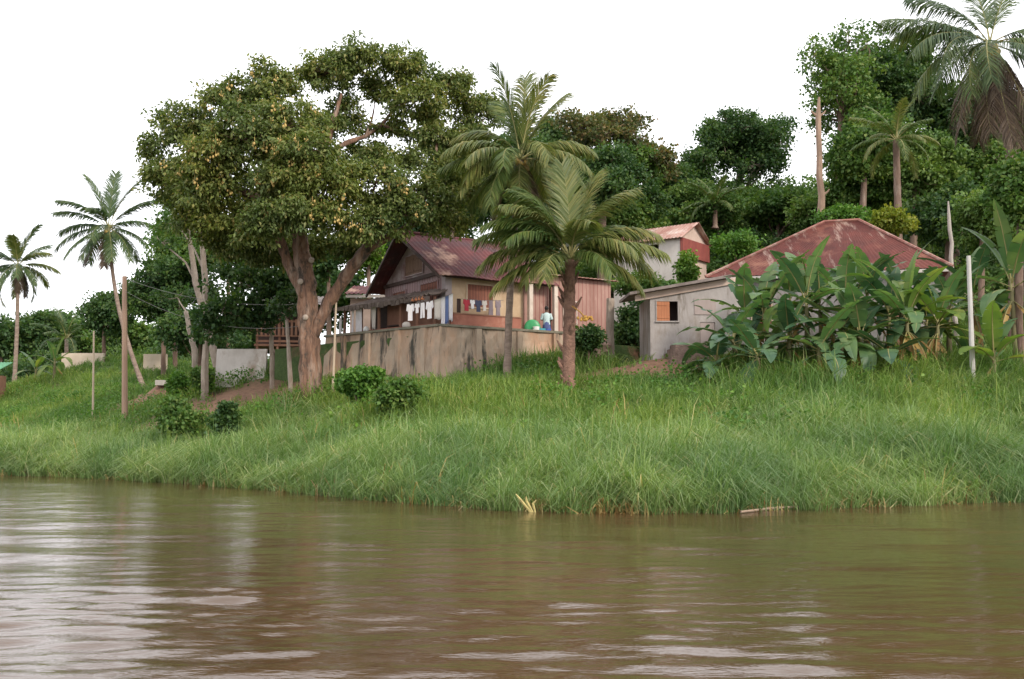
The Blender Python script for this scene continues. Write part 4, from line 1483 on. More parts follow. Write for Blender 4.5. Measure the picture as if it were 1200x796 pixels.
# ---- far left: beige wall, slab on a mound, hut with a green roof
fr = Frame((at(72, 420, 88).x, 88), (1, -.04))
mb = MB()
mb.box(fr, 0, at(122, 420, 88).x - at(72, 420, 88).x, 0, .3, 5.5, at(90, 414, 88).z)
tag(mb.build('boundary_wall', M['beige_wall'], loc=fr.p(0, 0, 6.5)), 'long beige wall behind the far left bank beside the banana plant', 'wall', kind='thing')
fr = Frame((at(168, 420, 84).x, 84), (1, 0))
mb = MB()
mb.box(fr, 0, 1.9, 0, .3, 5.5, at(180, 415, 84).z)
tag(mb.build('boundary_wall', M['beige_wall'], loc=fr.p(0, 0, 6.5)), 'short beige wall seen past the leaning palm trunk', 'wall', kind='thing')
tp = at(194, 439, 66)
tp.z = gz(tp.x, tp.y) - .02
mb = MB().box(Frame((tp.x, tp.y), (1, .1)), -.55, .55, -.4, .9, tp.z - .05, tp.z + .28)
tag(mb.build('concrete_slab', M['concrete'], loc=(tp.x, tp.y, tp.z - .05)), 'pale concrete slab lying on the bare dirt bank beyond the wooden utility pole', 'slab')
hx = at(-14, 430, 80).x
fr = Frame((hx - 3.4, 80), (1, .05))
hz = at(10, 447, 80).z
root = thing('green_roofed_hut', 'low hut with a green sheet roof at the far left edge of the bank', 'hut', (hx - 3.4, 80, hz - 1))
mb = MB()
mb.wall(fr, 0, 3.6, hz - 1.2, hz + .55, 0, .15)
mb.box(fr, 3.45, 3.6, .15, 2.5, hz - 1.2, hz + .55).box(fr, 0, .15, .15, 2.5, hz - 1.2, hz + .55).box(fr, 0, 3.6, 2.5, 2.65, hz - 1.2, hz + .55)
mb.build('wall', M['brown_wood'], root)
MB().box(fr, -.1, 3.7, -.2, -.12, hz + .45, hz + .7).build('fascia', M['fascia_white'], root)
MB().sheet(fr.p(-.3, -.3, hz + .74), fr.p(4.0, -.3, hz + .74), fr.p(4.0, 2.9, hz + 1.7), fr.p(-.3, 2.9, hz + 1.7), .25, .03).build('roof', M['roof_green'], root)

# ---- small two storey house on the slope
sf2 = Frame((11.3, 68), (-.8, .6))           # a: along the long side to the left and back
gz0 = gz(11.3, 68) - .6
ZE, ZR = at(800, 277, 68).z, at(817, 263, 69.6).z
root = thing('hillside_house', 'small pale two storey house with a rusty gable roof on the slope behind', 'house', (11.3, 68, gz0))
gf2 = Frame((11.3, 68), (.6, .8))            # a: along the gable to the right and back
LW, GW2 = 5.2, 3.9
wn = (1.9, 2.5, ZE - 1.0, ZE - .35)
hf2 = Frame(sf2.p(LW, 0, 0), -sf2.e1)        # same side, running left to right, thickness to the inside
mb = MB()
mb.wall(hf2, 0, LW, gz0, ZE, 0, .15, [(LW - 2.3, LW - 1.6, ZE - 1.15, ZE - .35)])
mb.build('wall', M['white_wall'], root)
mb = MB()
mb.wall(gf2, 0.001, GW2, gz0, ZE, .0, .15, [(.7, 1.25, ZE - 2.35, ZE - 1.75), (2.2, 2.75, ZE - 2.35, ZE - 1.75)])
mb.prism([gf2.p(0, .01, ZE), gf2.p(GW2, .01, ZE), gf2.p(GW2 / 2, .01, ZR)], [gf2.p(0, .14, ZE), gf2.p(GW2, .14, ZE), gf2.p(GW2 / 2, .14, ZR)])
mb.build('gable_wall', M['pink_wall'], root)
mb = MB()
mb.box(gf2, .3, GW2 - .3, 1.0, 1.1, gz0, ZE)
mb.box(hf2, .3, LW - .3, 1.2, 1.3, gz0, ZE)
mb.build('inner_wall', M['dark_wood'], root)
MB().box(gf2, -.05, GW2 + .1, -.22, -.02, ZE - 1.3, ZE - .1).build('balcony_panel', M['red_sheet'], root)
for h_ in ((.7, 1.25, ZE - 2.35, ZE - 1.75), (2.2, 2.75, ZE - 2.35, ZE - 1.75)):
    shuttered(gf2, *h_, 'dark_wood', b=.02, parent=root, frame='shutter', fw=.06, leafs=1)
mb = MB()
h_ = (LW - 2.3, LW - 1.6, ZE - 1.15, ZE - .35)
mb.box(hf2, h_[0] - .06, h_[1] + .06, -.05, .05, h_[3], h_[3] + .06).box(hf2, h_[0] - .06, h_[1] + .06, -.05, .05, h_[2] - .06, h_[2])
mb.box(hf2, h_[0] - .06, h_[0], -.05, .05, h_[2], h_[3]).box(hf2, h_[1], h_[1] + .06, -.05, .05, h_[2], h_[3])
mb.build('window', M['white_wall'], root)
A, B = sf2.p(LW + .4, 0, 0) - gf2.e1 * .35 + UP * (ZE - .12), sf2.p(-.35, 0, 0) - gf2.e1 * .35 + UP * (ZE - .12)
D, C = sf2.p(LW + .4, 0, 0) + gf2.e1 * GW2 / 2 + UP * (ZR + .08), sf2.p(-.45, 0, 0) + gf2.e1 * GW2 / 2 + UP * (ZR + .08)
A3, B3 = sf2.p(-.35, 0, 0) + gf2.e1 * (GW2 + .35) + UP * (ZE - .12), sf2.p(LW + .4, 0, 0) + gf2.e1 * (GW2 + .35) + UP * (ZE - .12)
MB().sheet(A, B, C, D, .26, .025, .03, 5).sheet(A3, B3, D, C, .26, .025, .03, 5).build('roof', M['roof_pale'], root)

# ---- grey house on the right: front annex with mono-pitch roof, hip roofed main block
root = thing('grey_house', 'grey rendered house with a red hipped sheet roof behind the banana plants', 'house', (6.4, 47, 4.8))
af = Frame((6.38, 47), (1, .02))
wn = (.3, 1.28, 6.95, 7.86)
dr = (2.3, 3.0, 5.3, 6.9)
AW = 4.6


def rz_(a):
    return 8.1 + (a + 1) * .178


mb = MB()
mb.wall(af, 0, AW, 4.2, 7.95, 0, .18, [wn, dr])
mb.prism([af.p(0, .0, 7.952), af.p(AW, .0, 7.952), af.p(AW, .0, rz_(AW)), af.p(0, .0, rz_(0))], [af.p(0, .18, 7.952), af.p(AW, .18, 7.952), af.p(AW, .18, rz_(AW)), af.p(0, .18, rz_(0))])
mb.box(af, 0, .18, .18, 3.4, 4.2, 8.1)
mb.build('annex_wall', M['grey_wall'], root)
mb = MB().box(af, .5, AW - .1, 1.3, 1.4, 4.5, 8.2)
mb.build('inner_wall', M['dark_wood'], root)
mb = MB()
mb.hexa([af.p(-1.0, -.5, rz_(-1)), af.p(AW - .9, -.5, rz_(AW - .9)), af.p(AW - .9, 3.4, rz_(AW - .9) + .1), af.p(-1, 3.4, rz_(-1) + .1)],
        [af.p(-1.0, -.5, rz_(-1) + .13), af.p(AW - .9, -.5, rz_(AW - .9) + .13), af.p(AW - .9, 3.4, rz_(AW - .9) + .23), af.p(-1, 3.4, rz_(-1) + .23)])
mb.build('annex_roof', M['roof_grey'], root)
mb = MB()
mb.hexa([af.p(-.7, -.1, rz_(-.7) - .3), af.p(AW - .4, -.1, rz_(AW - .4) - .3), af.p(AW - .4, -.003, rz_(AW - .4) - .3), af.p(-.7, -.003, rz_(-.7) - .3)],
        [af.p(-.7, -.1, rz_(-.7) - .01), af.p(AW - .4, -.1, rz_(AW - .4) - .01), af.p(AW - .4, -.003, rz_(AW - .4) - .01), af.p(-.7, -.003, rz_(-.7) - .01)])
mb.build('eave_beam', M['pink_wall'], root)
# window: one orange leaf closed, one half dark and open
mb = MB()
mb.box(af, wn[0] - .05, wn[1] + .05, -.04, .1, wn[3], wn[3] + .05).box(af, wn[0] - .07, wn[1] + .07, -.08, .1, wn[2] - .06, wn[2])
mb.box(af, wn[0] - .05, wn[0], -.04, .1, wn[2], wn[3]).box(af, wn[1], wn[1] + .05, -.04, .1, wn[2], wn[3])
w = mb.build('window', M['grey_wall'], root)
sh = MB()
sh.box(af, wn[0] + .01, wn[0] + .6, -.03, .02, wn[2] + .01, wn[3] - .01)
sh.box(af, wn[0] + .02, wn[0] + .59, -.05, -.031, wn[3] - .2, wn[3] - .12).box(af, wn[0] + .02, wn[0] + .59, -.05, -.031, wn[2] + .12, wn[2] + .2)
sh.prism([af.p(wn[0] + .04, -.049, wn[2] + .2), af.p(wn[0] + .14, -.049, wn[2] + .2), af.p(wn[0] + .57, -.049, wn[3] - .2), af.p(wn[0] + .47, -.049, wn[3] - .2)],
         [af.p(wn[0] + .04, -.031, wn[2] + .2), af.p(wn[0] + .14, -.031, wn[2] + .2), af.p(wn[0] + .57, -.031, wn[3] - .2), af.p(wn[0] + .47, -.031, wn[3] - .2)])
sh.build('shutter', M['shutter_orange'], w)
MB().box(af, dr[0] + .02, dr[1] - .02, .03, .08, dr[2], dr[3] - .01).build('doorway_panel', M['dull_panel'], root)
MB().box(af, 2.05, 3.05, -.035, -.002, 7.25, 8.0).build('window_panel', M['dull_panel'], root)
# main block
mf = Frame((9.55, 50.1), (.957, -.29))
ML, MD, ME = 11.3, 8.6, 9.45
mb = MB()
mb.wall(mf, .5, ML - .5, 4.0, ME, .5, .68, [(2.2, 3.1, 7.0, 8.2), (6.5, 7.5, 7.0, 8.2), (8.6, 9.4, 5.2, 7.6)])
mb.box(mf, .5, .68, .68, MD - .5, 4, ME).box(mf, ML - .68, ML - .5, .68, MD - .5, 4, ME).box(mf, .68, ML - .68, MD - .68, MD - .5, 4, ME)
mb.box(mf, .7, ML - .7, 1.6, 1.7, 4.2, ME)
mb.build('wall', M['grey_wall'], root)
shuttered(mf, 2.2, 3.1, 7.0, 8.2, 'shutter', b=.48, parent=root)
shuttered(mf, 6.5, 7.5, 7.0, 8.2, 'shutter', b=.48, parent=root)
MB().box(mf, 8.62, 9.38, .55, .6, 5.2, 7.58).build('doorway_panel', M['brown_wood'], root)
RZ2 = at(1000, 261, 52.6).z
r0_, r1_ = 5.7, 7.4
c0, c1, c2, c3 = mf.p(0, 0, ME), mf.p(ML, 0, ME), mf.p(ML, MD, ME), mf.p(0, MD, ME)
k0, k1 = mf.p(r0_, MD / 2, RZ2), mf.p(r1_, MD / 2, RZ2)
mb = MB()
mb.sheet(c0, c1, k1, k0, .24, .012, .03, 12).sheet(c2, c3, k0, k1, .24, .012, .03, 8)
mb.sheet(c1, c2, k1, k1 + mf.e1 * -.02, .24, .012, .03, 8).sheet(c3, c0, k0, k0 + mf.e1 * .02, .24, .012, .03, 8)
rf = mb.build('roof', M['roof_hip'], root)
for p, q in ((c0, k0), (c1, k1), (k0, k1), (c2, k1), (c3, k0)):
    MB().tube([p + UP * .04, q + UP * .04], .08, 6).build('ridge_cap', M['ridge_rust'], rf)
MB().box(mf, 0, ML, .02, .08, ME - .2, ME - .04).build('fascia', M['fascia_white'], root)
# steps
stf = Frame((6.95, 44.9), (1, .12))
SZ = gz(7.8, 44.9) - .05
mb = MB()
for i in range(5):
    mb.box(stf, i * .14, 2.4, .26 * i, 2.0, SZ + .2 * i, SZ + .2 + .2 * i)
tag(mb.build('stone_steps', M['stone_step'], loc=stf.p(1, 1, 4.2)), 'rough brown stone steps leading up to the grey house', 'steps')
# pale post at the end of the pink wall
pb = at(716, 415, 50)
mb = MB().tube([(pb.x, pb.y, gz(pb.x, pb.y) - .3), (pb.x - .05, pb.y, 6.8), (pb.x + .0, pb.y, at(716, 350, 50).z)], [.24, .2, .2], 9)
tag(mb.build('wooden_post', M['pale_bark'], loc=(pb.x, pb.y, gz(pb.x, pb.y))), 'thick pale wooden post at the right end of the pink plank wall', 'post')
mb = MB()
for i in range(9):
    q = at(random.uniform(690, 712), random.uniform(402, 420), 49.3)
    mb.ell((q.x, q.y, q.z - .1), (random.uniform(.2, .42), .3, random.uniform(.16, .3)), 7, 5, .2)
tag(mb.build('rubble', M['stone_step'], loc=at(700, 420, 49.3)), 'heap of broken stones at the foot of the pink wall', 'rubble', kind='stuff')


# ================================================================== POLES AND WIRES
def pole(name, label, b, t, r, m, Y, Yt=None, cat='pole', rough_=0, n=9):
    B = at(*b, Y)
    T = at(*t, Yt or Y)
    B.z = min(B.z, gz(B.x, B.y)) - .2
    if rough_:
        P_ = [B.lerp(T, i / 12) + Vector((random.uniform(-1, 1), random.uniform(-1, 1), 0)) * r * rough_ for i in range(13)]
        root_ = MB().tube(P_, [r * (1.25 - .5 * i / 12) * random.uniform(.85, 1.15) for i in range(12)] + [r * .3], n)
        for i in range(3):
            q_ = P_[random.randint(6, 11)]
            d_ = Vector((random.choice((-1, 1)), random.uniform(-.4, 0), .7))
            root_.tube([q_, q_ + d_ * r * 1.6, q_ + d_ * r * 2.2 + UP * r * .4], [r * .45, r * .3, r * .12], 6)
    else:
        root_ = MB().tube([B, B.lerp(T, .5), T], [r * 1.15, r, r * .85], n)
    o_ = root_.build(name, M[m], loc=B)
    return tag(o_, label, cat), T


_, e1p = pole('utility_pole', 'tall brown wooden utility pole standing in the grass in front of the leaning palm', (147, 476), (146, 324), .15, 'pole_wood', 57)
pole('post', 'short thin pale post in the grass left of the wooden utility pole', (110, 465), (110, 388), .06, 'pole_tan', 60)
_, e2p = pole('bamboo_pole', 'thin pale pole in front of the left end of the retaining wall', (390, 445), (394, 350), .055, 'pole_tan', 47)
_, e3p = pole('concrete_pole', 'white concrete pole standing beside the banana plants', (1139, 416), (1135, 300), .09, 'pole_white', 38)
pole('dead_tree', 'tall bare dead trunk rising above the red hipped roof', (962, 262), (959, 114), .22, 'bare_wood', 64, cat='dead tree', rough_=.3)
pole('grey_pole', 'weathered grey pole leaning among the bushes right of the red hipped roof', (1117, 295), (1112, 236), .12, 'pole_grey', 53, rough_=.4)


def wire(label, a, b, sag):
    P = [a.lerp(b, i / 10) - UP * sag * 4 * (i / 10) * (1 - i / 10) for i in range(11)]
    tag(MB().tube(P, .011, 4).build('power_line', M['wire'], loc=a), label, 'wire', 'power lines')


wire('upper thin wire running from the wooden utility pole to the thin pale pole', e1p - UP * .1, e2p - UP * .1, .7)
wire('lower thin wire running from the wooden utility pole to the thin pale pole', e1p - UP * .8, e2p - UP * 1.0, 1.1)

# ================================================================== TREES
def lobes_px(lst, Y):
    out = []
    for px, py, rx, ry, dy in lst:
        y = Y + dy
        c = at(px, py, y)
        out.append((tuple(c), (rx * y / F, min(rx, ry) * y / F * 1.05, ry * y / F)))
    return out


# ---- the large fruiting tree in front of the house
MY = 47.0
mb0 = at(364, 446, MY)
mz = gz(mb0.x, MY) - .3
mango_lobes = lobes_px([
    (200, 205, 34, 32, 0), (222, 150, 38, 36, 1), (240, 215, 46, 32, -2), (268, 120, 40, 30, 0), (290, 165, 52, 44, -2.5), (318, 105, 44, 34, 0),
    (340, 150, 50, 42, -2), (335, 205, 48, 36, -3), (270, 255, 42, 30, -1), (222, 248, 36, 30, 0),
    (385, 85, 40, 30, 1), (420, 66, 36, 24, 1), (470, 80, 36, 28, 1.5), (488, 118, 34, 28, 1), (405, 130, 26, 18, 2), (448, 104, 26, 18, 2),
    (385, 220, 52, 34, -3), (440, 215, 46, 34, -2), (392, 255, 40, 28, -3), (465, 248, 46, 28, -1.5), (500, 232, 42, 28, 0), (520, 200, 34, 26, 1), (505, 160, 32, 22, 2),
    (545, 225, 32, 26, 1.5), (530, 105, 36, 26, 3), (560, 130, 34, 28, 3.5), (300, 225, 44, 32, 2), (310, 260, 40, 30, -3), (340, 248, 42, 28, -3.6),
    (300, 290, 40, 26, 1), (262, 282, 34, 24, 1), (425, 262, 34, 22, -2.5), (520, 258, 36, 20, -.5), (180, 170, 18, 20, 0), (428, 148, 20, 14, 2), (462, 146, 18, 15, 2.2), (412, 178, 22, 13, 2), (478, 188, 20, 15, 2), (446, 176, 14, 10, 2.4), (388, 150, 22, 22, 1), (508, 135, 22, 18, 2.5), (550, 165, 24, 22, 2.5), (440, 186, 26, 14, 0), (355, 180, 46, 36, -3.4), (250, 180, 40, 34, -2.6), (350, 290, 40, 24, 2.5), (410, 290, 32, 20, 2.5)], MY)
mango_lobes = [(c_, tuple(v_ * .82 for v_ in r_)) for c_, r_ in mango_lobes]
tr = [(mb0.x, MY, mz, .58)]
for px, py, r in ((363, 400, .44), (361, 350, .41), (357, 310, .38), (350, 275, .32), (345, 240, .22)):
    q = at(px, py, MY)
    tr.append((q.x, MY, q.z, r))
Qp = lambda px, py, dy=0: tuple(at(px, py, MY + dy))
limbs = [([Qp(366, 395), Qp(385, 355), Qp(405, 325, -.3), Qp(428, 293, -.5), Qp(450, 262, -.8), Qp(470, 235, -1)], [.28, .3, .29, .26, .2, .1]),
         ([Qp(358, 350), Qp(340, 315), Qp(328, 280), Qp(318, 240, .4), Qp(295, 190, .3)], [.3, .25, .2, .16, .07]),
         ([Qp(354, 300), Qp(352, 260, -.3), Qp(362, 215, -.6), Qp(385, 160, .5), Qp(400, 110, 1)], [.3, .26, .22, .16, .07]),
         ([Qp(428, 293, -.5), Qp(480, 265), Qp(520, 240, .8), Qp(545, 215, 1.2)], [.2, .16, .11, .05]),
         ([Qp(385, 180, .5), Qp(405, 168, 1), Qp(428, 160, 1.5), Qp(448, 146, 2), Qp(462, 128, 2), Qp(474, 100, 2)], [.13, .12, .1, .085, .07, .03]),
         ([Qp(428, 160, 1.5), Qp(436, 140, 1.8), Qp(440, 118, 2)], [.06, .045, .02]),
         ([Qp(448, 146, 2), Qp(470, 158, 2), Qp(490, 160, 2), Qp(510, 150, 2)], [.07, .055, .045, .02]),
         ([Qp(500, 228, 0), Qp(510, 195, 1), Qp(512, 165, 2), Qp(505, 140, 2)], [.09, .07, .05, .02]),
         ([Qp(352, 260), Qp(310, 235, -1), Qp(262, 215, -1.2), Qp(220, 190, -.5)], [.22, .18, .12, .05])]
mango = tree('mango_tree', 'huge spreading tree with a reddish trunk and yellow fruit hanging all over its crown', 'tree', tr, mango_lobes, M['mango_leaf'], M['mango_bark'],
             leaf=.2, cl_r=.46, per=95, dens=2.6, lower=.6, aspect=.25, extra_limbs=limbs, gap=.16, droop=1.0, limbs=False)
# cut knots on the trunk
for px, py in ((352, 330), (358, 372), (365, 305)):
    q = at(px, py, MY - .5)
    o = MB().ell((0, 0, 0), (.14, .09, .14), 10, 6).build('knot', M['pale_bark'], None, smooth=True)
    o.parent = mango
    o.location = q - mango.location
# hanging clusters of yellow fruit on the front of the crown
fm = None
fl_ = [l for l in mango_lobes if l[0][1] < MY - .5] * 2 + mango_lobes[:8]
for i in range(98):
    c, r = random.choice(fl_)
    th = random.uniform(math.pi * 1.08, math.pi * 1.92)
    ph = random.uniform(-.5, .75)
    q = Vector(c) + Vector((math.cos(th) * math.cos(ph) * r[0], math.sin(th) * math.cos(ph) * r[1], math.sin(ph) * r[2])) * 1.02
    if fm is None:
        m_ = MB()
        for k in range(4):
            m_.ell((random.uniform(-.13, .13), random.uniform(-.1, .1), -.08 - k * .05), (.045, .045, .06), 7, 5)
        m_.tube([(0, 0, .12), (0, 0, -.2)], .01, 4)
        fm = m_.build('fruit', M['fruit'], None, smooth=True)
        fm.parent = mango
        o = fm
    else:
        o = fm.copy()
        col.objects.link(o)
    o.location = q - mango.location
    s_ = random.uniform(.75, 1.35)
    o.scale = (s_, s_, s_)
    o.rotation_euler = (0, 0, random.uniform(0, 6))

# ---- trees under and left of it
def slim(label, name, pts, Y, rad, lobes, leafm, **kw):
    tr_ = []
    for i, (px, py) in enumerate(pts):
        q = at(px, py, Y)
        z = gz(q.x, Y) - .3 if i == 0 else q.z
        tr_.append((q.x, Y, z, rad * (1.15 - .6 * i / len(pts))))
    return tree(name, label, 'tree', tr_, lobes_px(lobes, Y), M[leafm], M[kw.pop('bark', 'pale_bark')], **kw)


slim('tall slender pale trunk leaning left into the underside of the large crown', 'slender_tree', [(240, 440), (243, 380), (240, 320), (234, 260), (226, 225)], 55, .17,
     [(222, 232, 26, 18, 0), (205, 262, 24, 16, 1), (245, 225, 26, 16, 1)], 'mid_leaf', per=40, dens=1.6)
slim('second slender pale trunk curving up from the low whitewashed wall', 'slender_tree', [(262, 432), (244, 385), (229, 330), (222, 280), (216, 240)], 58, .19,
     [(208, 240, 24, 16, 0), (190, 285, 18, 14, 1)], 'mid_leaf', per=40, dens=1.6)
slim('short crooked pale trunk with few leaves left of the two slender trunks', 'slender_tree', [(229, 442), (228, 410), (222, 385), (218, 365)], 60, .17,
     [(205, 350, 22, 14, 1)], 'dark_leaf', per=40, dens=1.4)
slim('dark bushy tree hanging over the shack beside the large trunk', 'leafy_tree', [(320, 420), (318, 390), (315, 340)], 54, .11,
     [(318, 300, 30, 24, 0), (290, 335, 36, 26, -1), (262, 365, 34, 20, -2), (300, 375, 26, 16, -1), (330, 340, 26, 30, -1), (245, 390, 24, 14, -2), (325, 285, 26, 26, 0)], 'dark_leaf',
     leaf=.24, per=56, dens=2.0)
slim('thin tree leaning against the shack balcony right beside the large trunk', 'slender_tree', [(342, 440), (338, 405), (336, 375)], 50, .1, [(332, 362, 20, 12, 0), (345, 350, 16, 10, 0)], 'dark_leaf', per=40)
px_tree('leafy_tree', 'broad dark tree behind the leaning palm and the slender trunks', 'tree', 192, 345, 52, 52, 82, M['dark_leaf'], n=13, per=50, dens=1.8, leaf=.25, cl_r=.62)
px_tree('leafy_tree', 'taller leafy tree just left of the large crown behind the slender pale trunks', 'tree', 205, 305, 44, 58, 86, M['mid_leaf'], n=15, k=.36, per=48, dens=1.8, leaf=.26, cl_r=.6, gap=.1)
px_tree('leafy_tree', 'rounded dark tree left of the leaning palm crown', 'tree', 122, 372, 34, 36, 92, M['dark_leaf'], n=9, per=46, dens=1.8, leaf=.27, cl_r=.6)
px_tree('leafy_tree', 'mid green tree filling the gap between the slender trunks and the large crown', 'tree', 268, 300, 48, 44, 80, M['mid_leaf'], n=11, per=50, dens=1.7, leaf=.25, cl_r=.62)
px_tree('leafy_tree', 'low dark tree between the broad dark tree and the shack', 'tree', 235, 385, 46, 32, 76, M['dark_leaf'], n=9, per=50, dens=1.8, leaf=.24, cl_r=.555)
px_tree('leafy_tree', 'hazy far tree between the far left palm and its banana plant', 'tree', 50, 385, 40, 34, 125, M['dark_leaf'], n=9, per=40, dens=1.7, leaf=.42, cl_r=.9)
px_tree('leafy_tree', 'far tree at the left edge behind the far left palm trunk', 'tree', 2, 398, 30, 34, 120, M['dark_leaf'], n=7, per=40, dens=1.7, leaf=.42, cl_r=.9)
px_tree('leafy_tree', 'small far tree above the long beige wall', 'tree', 95, 395, 28, 22, 115, M['mid_leaf'], n=7, per=40, dens=1.7, leaf=.4, cl_r=.8)
px_tree('leafy_tree', 'low far tree under the leaning palm crown above the pale slab', 'tree', 150, 398, 40, 24, 105, M['mid_leaf'], n=7, per=40, dens=1.8, leaf=.36, cl_r=.8)
for px_, py_, rx_, ry_, Y_, m__, lab_ in (
        (25, 408, 46, 26, 135, 'dark_leaf', 'low far tree right of the green roofed hut'), (85, 415, 44, 20, 140, 'mid_leaf', 'low far tree just above the long beige wall'),
        (140, 412, 44, 24, 128, 'dark_leaf', 'low far tree behind the short thin post'), (195, 408, 46, 26, 122, 'mid_leaf', 'low far tree above the short beige wall'),
        (250, 405, 46, 26, 118, 'dark_leaf', 'low far tree behind the slender pale trunks'), (312, 395, 50, 36, 112, 'dark_leaf', 'far tree behind the shack and the leafy tree over it'),
        (385, 360, 46, 50, 108, 'dark_leaf', 'far tree behind the large trunk and the cook shelter'), (455, 290, 40, 40, 100, 'mid_leaf', 'far tree behind the gable peak of the maroon roofed house'),
        (640, 260, 60, 40, 90, 'dark_leaf', 'far tree behind the right part of the maroon roof'), (525, 265, 60, 36, 92, 'dark_leaf', 'far tree behind the middle of the maroon roof')):
    px_tree('far_tree', lab_, 'tree', px_, py_, rx_, ry_, Y_, M[m__], n=12, per=42, dens=1.9, leaf=.42, cl_r=.9)
px_tree('leafy_tree', 'leafy tree in front of the trunk of the very tall palm at the right edge', 'tree', 1194, 236, 42, 56, 41, M['mid_leaf'], n=12, per=60, dens=2.0, leaf=.2, cl_r=.45)
px_tree('leafy_tree', 'yellow green tree showing between the large tree and the gable of the house', 'tree', 432, 300, 24, 28, 68, M['bright_leaf'], n=7, per=50, dens=2.0, leaf=.26)
px_tree('leafy_tree', 'dark tree showing under the thick right limb of the large tree', 'tree', 385, 300, 34, 36, 72, M['dark_leaf'], n=8, per=50, dens=1.8, leaf=.28)
# ---- behind the house and along the skyline
px_tree('leafy_tree', 'dark tree behind the crown of the tall palm above the maroon roof', 'tree', 590, 215, 70, 62, 76, M['dark_leaf'], n=15, per=50, dens=1.8, leaf=.25, cl_r=.62, trunk_r=.4)
px_tree('leafy_tree', 'open tree above the left end of the maroon roof', 'tree', 530, 200, 44, 60, 70, M['mango_leaf'], n=10, per=44, dens=1.5, leaf=.24, cl_r=.555, gap=.15)
px_tree('leafy_tree', 'bronze tinged tree with a ragged flat top right of the tall palm', 'tree', 706, 152, 56, 34, 74, M['bronze_leaf'], n=12, k=.36, per=42, dens=1.5, leaf=.24, cl_r=.55, gap=.15, trunk_r=.3)
px_tree('leafy_tree', 'dense green tree below the bronze one behind the short palm', 'tree', 706, 212, 50, 48, 70, M['dark_leaf'], n=13, per=52, dens=2.0, leaf=.24, cl_r=.555, trunk_r=.3)
px_tree('leafy_tree', 'sparse yellowish tree with sky showing through it left of the round skyline tree', 'tree', 762, 190, 38, 44, 82, M['bronze_leaf'], n=10, k=.34, per=34, dens=1.3, leaf=.3, cl_r=.6, gap=.25)
px_tree('leafy_tree', 'round open crowned tree with visible limbs on the skyline left of the bare trunk', 'tree', 868, 178, 70, 54, 90, M['dark_leaf'], n=22, k=.3, per=44, dens=1.6, leaf=.27, cl_r=.6, gap=.22, trunk_r=.4, bark=M['pale_bark'])
px_tree('leafy_tree', 'small dark tree on the skyline at the left of the round crowned tree', 'tree', 812, 200, 26, 40, 88, M['dark_leaf'], n=8, k=.4, per=44, dens=1.6, leaf=.27, cl_r=.6)
px_tree('tall_tree', 'tall airy tree behind the bare trunk with leaves scattered against the sky', 'tree', 985, 106, 62, 108, 72, M['mid_leaf'], n=30, k=.26, per=30, dens=1.3, leaf=.24, cl_r=.55, gap=.32, trunk_r=.35)
px_tree('tall_tree', 'dense dark tall tree between the airy tree and the big palm', 'tree', 1048, 118, 58, 84, 76, M['dark_leaf'], n=16, k=.4, per=52, dens=2.0, leaf=.25, cl_r=.62, trunk_r=.4)
px_tree('tall_tree', 'dark tree behind the hanging dead fronds of the big palm', 'tree', 1120, 165, 60, 84, 74, M['dark_leaf'], n=18, k=.4, per=50, dens=1.9, leaf=.25, cl_r=.62, trunk_r=.4)
px_tree('tall_tree', 'green tree at the right edge behind the big palm', 'tree', 1195, 190, 60, 90, 70, M['mid_leaf'], n=16, k=.4, per=50, dens=1.8, leaf=.25, cl_r=.62, trunk_r=.35)
px_tree('tall_tree', 'full green tree under the airy one right beside the bare trunk', 'tree', 1012, 188, 48, 48, 69, M['mid_leaf'], n=14, k=.42, per=54, dens=2.0, leaf=.25, cl_r=.6, trunk_r=.25)
px_tree('tall_tree', 'leafy tree with drooping foliage behind the small feathery palm', 'tree', 1072, 200, 46, 54, 70, M['hill_leaf'], n=14, k=.42, per=54, dens=2.0, leaf=.25, cl_r=.6, trunk_r=.25)
px_tree('leafy_tree', 'dark tree filling the gap right of the short palm and below the bronze tree', 'tree', 668, 245, 44, 48, 73, M['dark_leaf'], n=12, k=.42, per=54, dens=2.0, leaf=.25, cl_r=.6, trunk_r=.25)
px_tree('leafy_tree', 'leafy tree left of the sparse yellowish skyline tree', 'tree', 738, 205, 36, 44, 80, M['mid_leaf'], n=11, k=.4, per=48, dens=1.8, leaf=.26, cl_r=.6, gap=.1)
px_tree('hill_tree', 'pale green tree on the slope between the round skyline tree and the hillside house', 'tree', 800, 238, 38, 24, 82, M['hill_leaf'], n=10, per=50, dens=2.0, leaf=.25, cl_r=.55)
px_tree('hill_tree', 'pale green bushy tree behind the bare trunk', 'tree', 955, 252, 38, 26, 74, M['hill_leaf'], n=10, per=50, dens=2.0, leaf=.25, cl_r=.55)
px_tree('hill_tree', 'pale green tree right of the weathered grey pole', 'tree', 1150, 258, 38, 36, 58, M['hill_leaf'], n=10, per=54, dens=2.0, leaf=.22, cl_r=.5)
px_tree('leafy_tree', 'tall dark tree right behind the fronds of the two front palms', 'tree', 648, 200, 46, 78, 79, M['dark_leaf'], n=14, k=.4, per=54, dens=2.0, leaf=.25, cl_r=.6, trunk_r=.25)
px_tree('leafy_tree', 'mid green tree low behind the palms and left of the hillside house', 'tree', 722, 255, 52, 44, 74, M['mid_leaf'], n=13, k=.42, per=54, dens=2.0, leaf=.24, cl_r=.55, trunk_r=.2)
px_tree('leafy_tree', 'leafy tree on the skyline between the bronze tree and the round crowned tree', 'tree', 785, 225, 36, 34, 86, M['dark_leaf'], n=11, k=.4, per=50, dens=2.0, leaf=.25, cl_r=.6, trunk_r=.2)
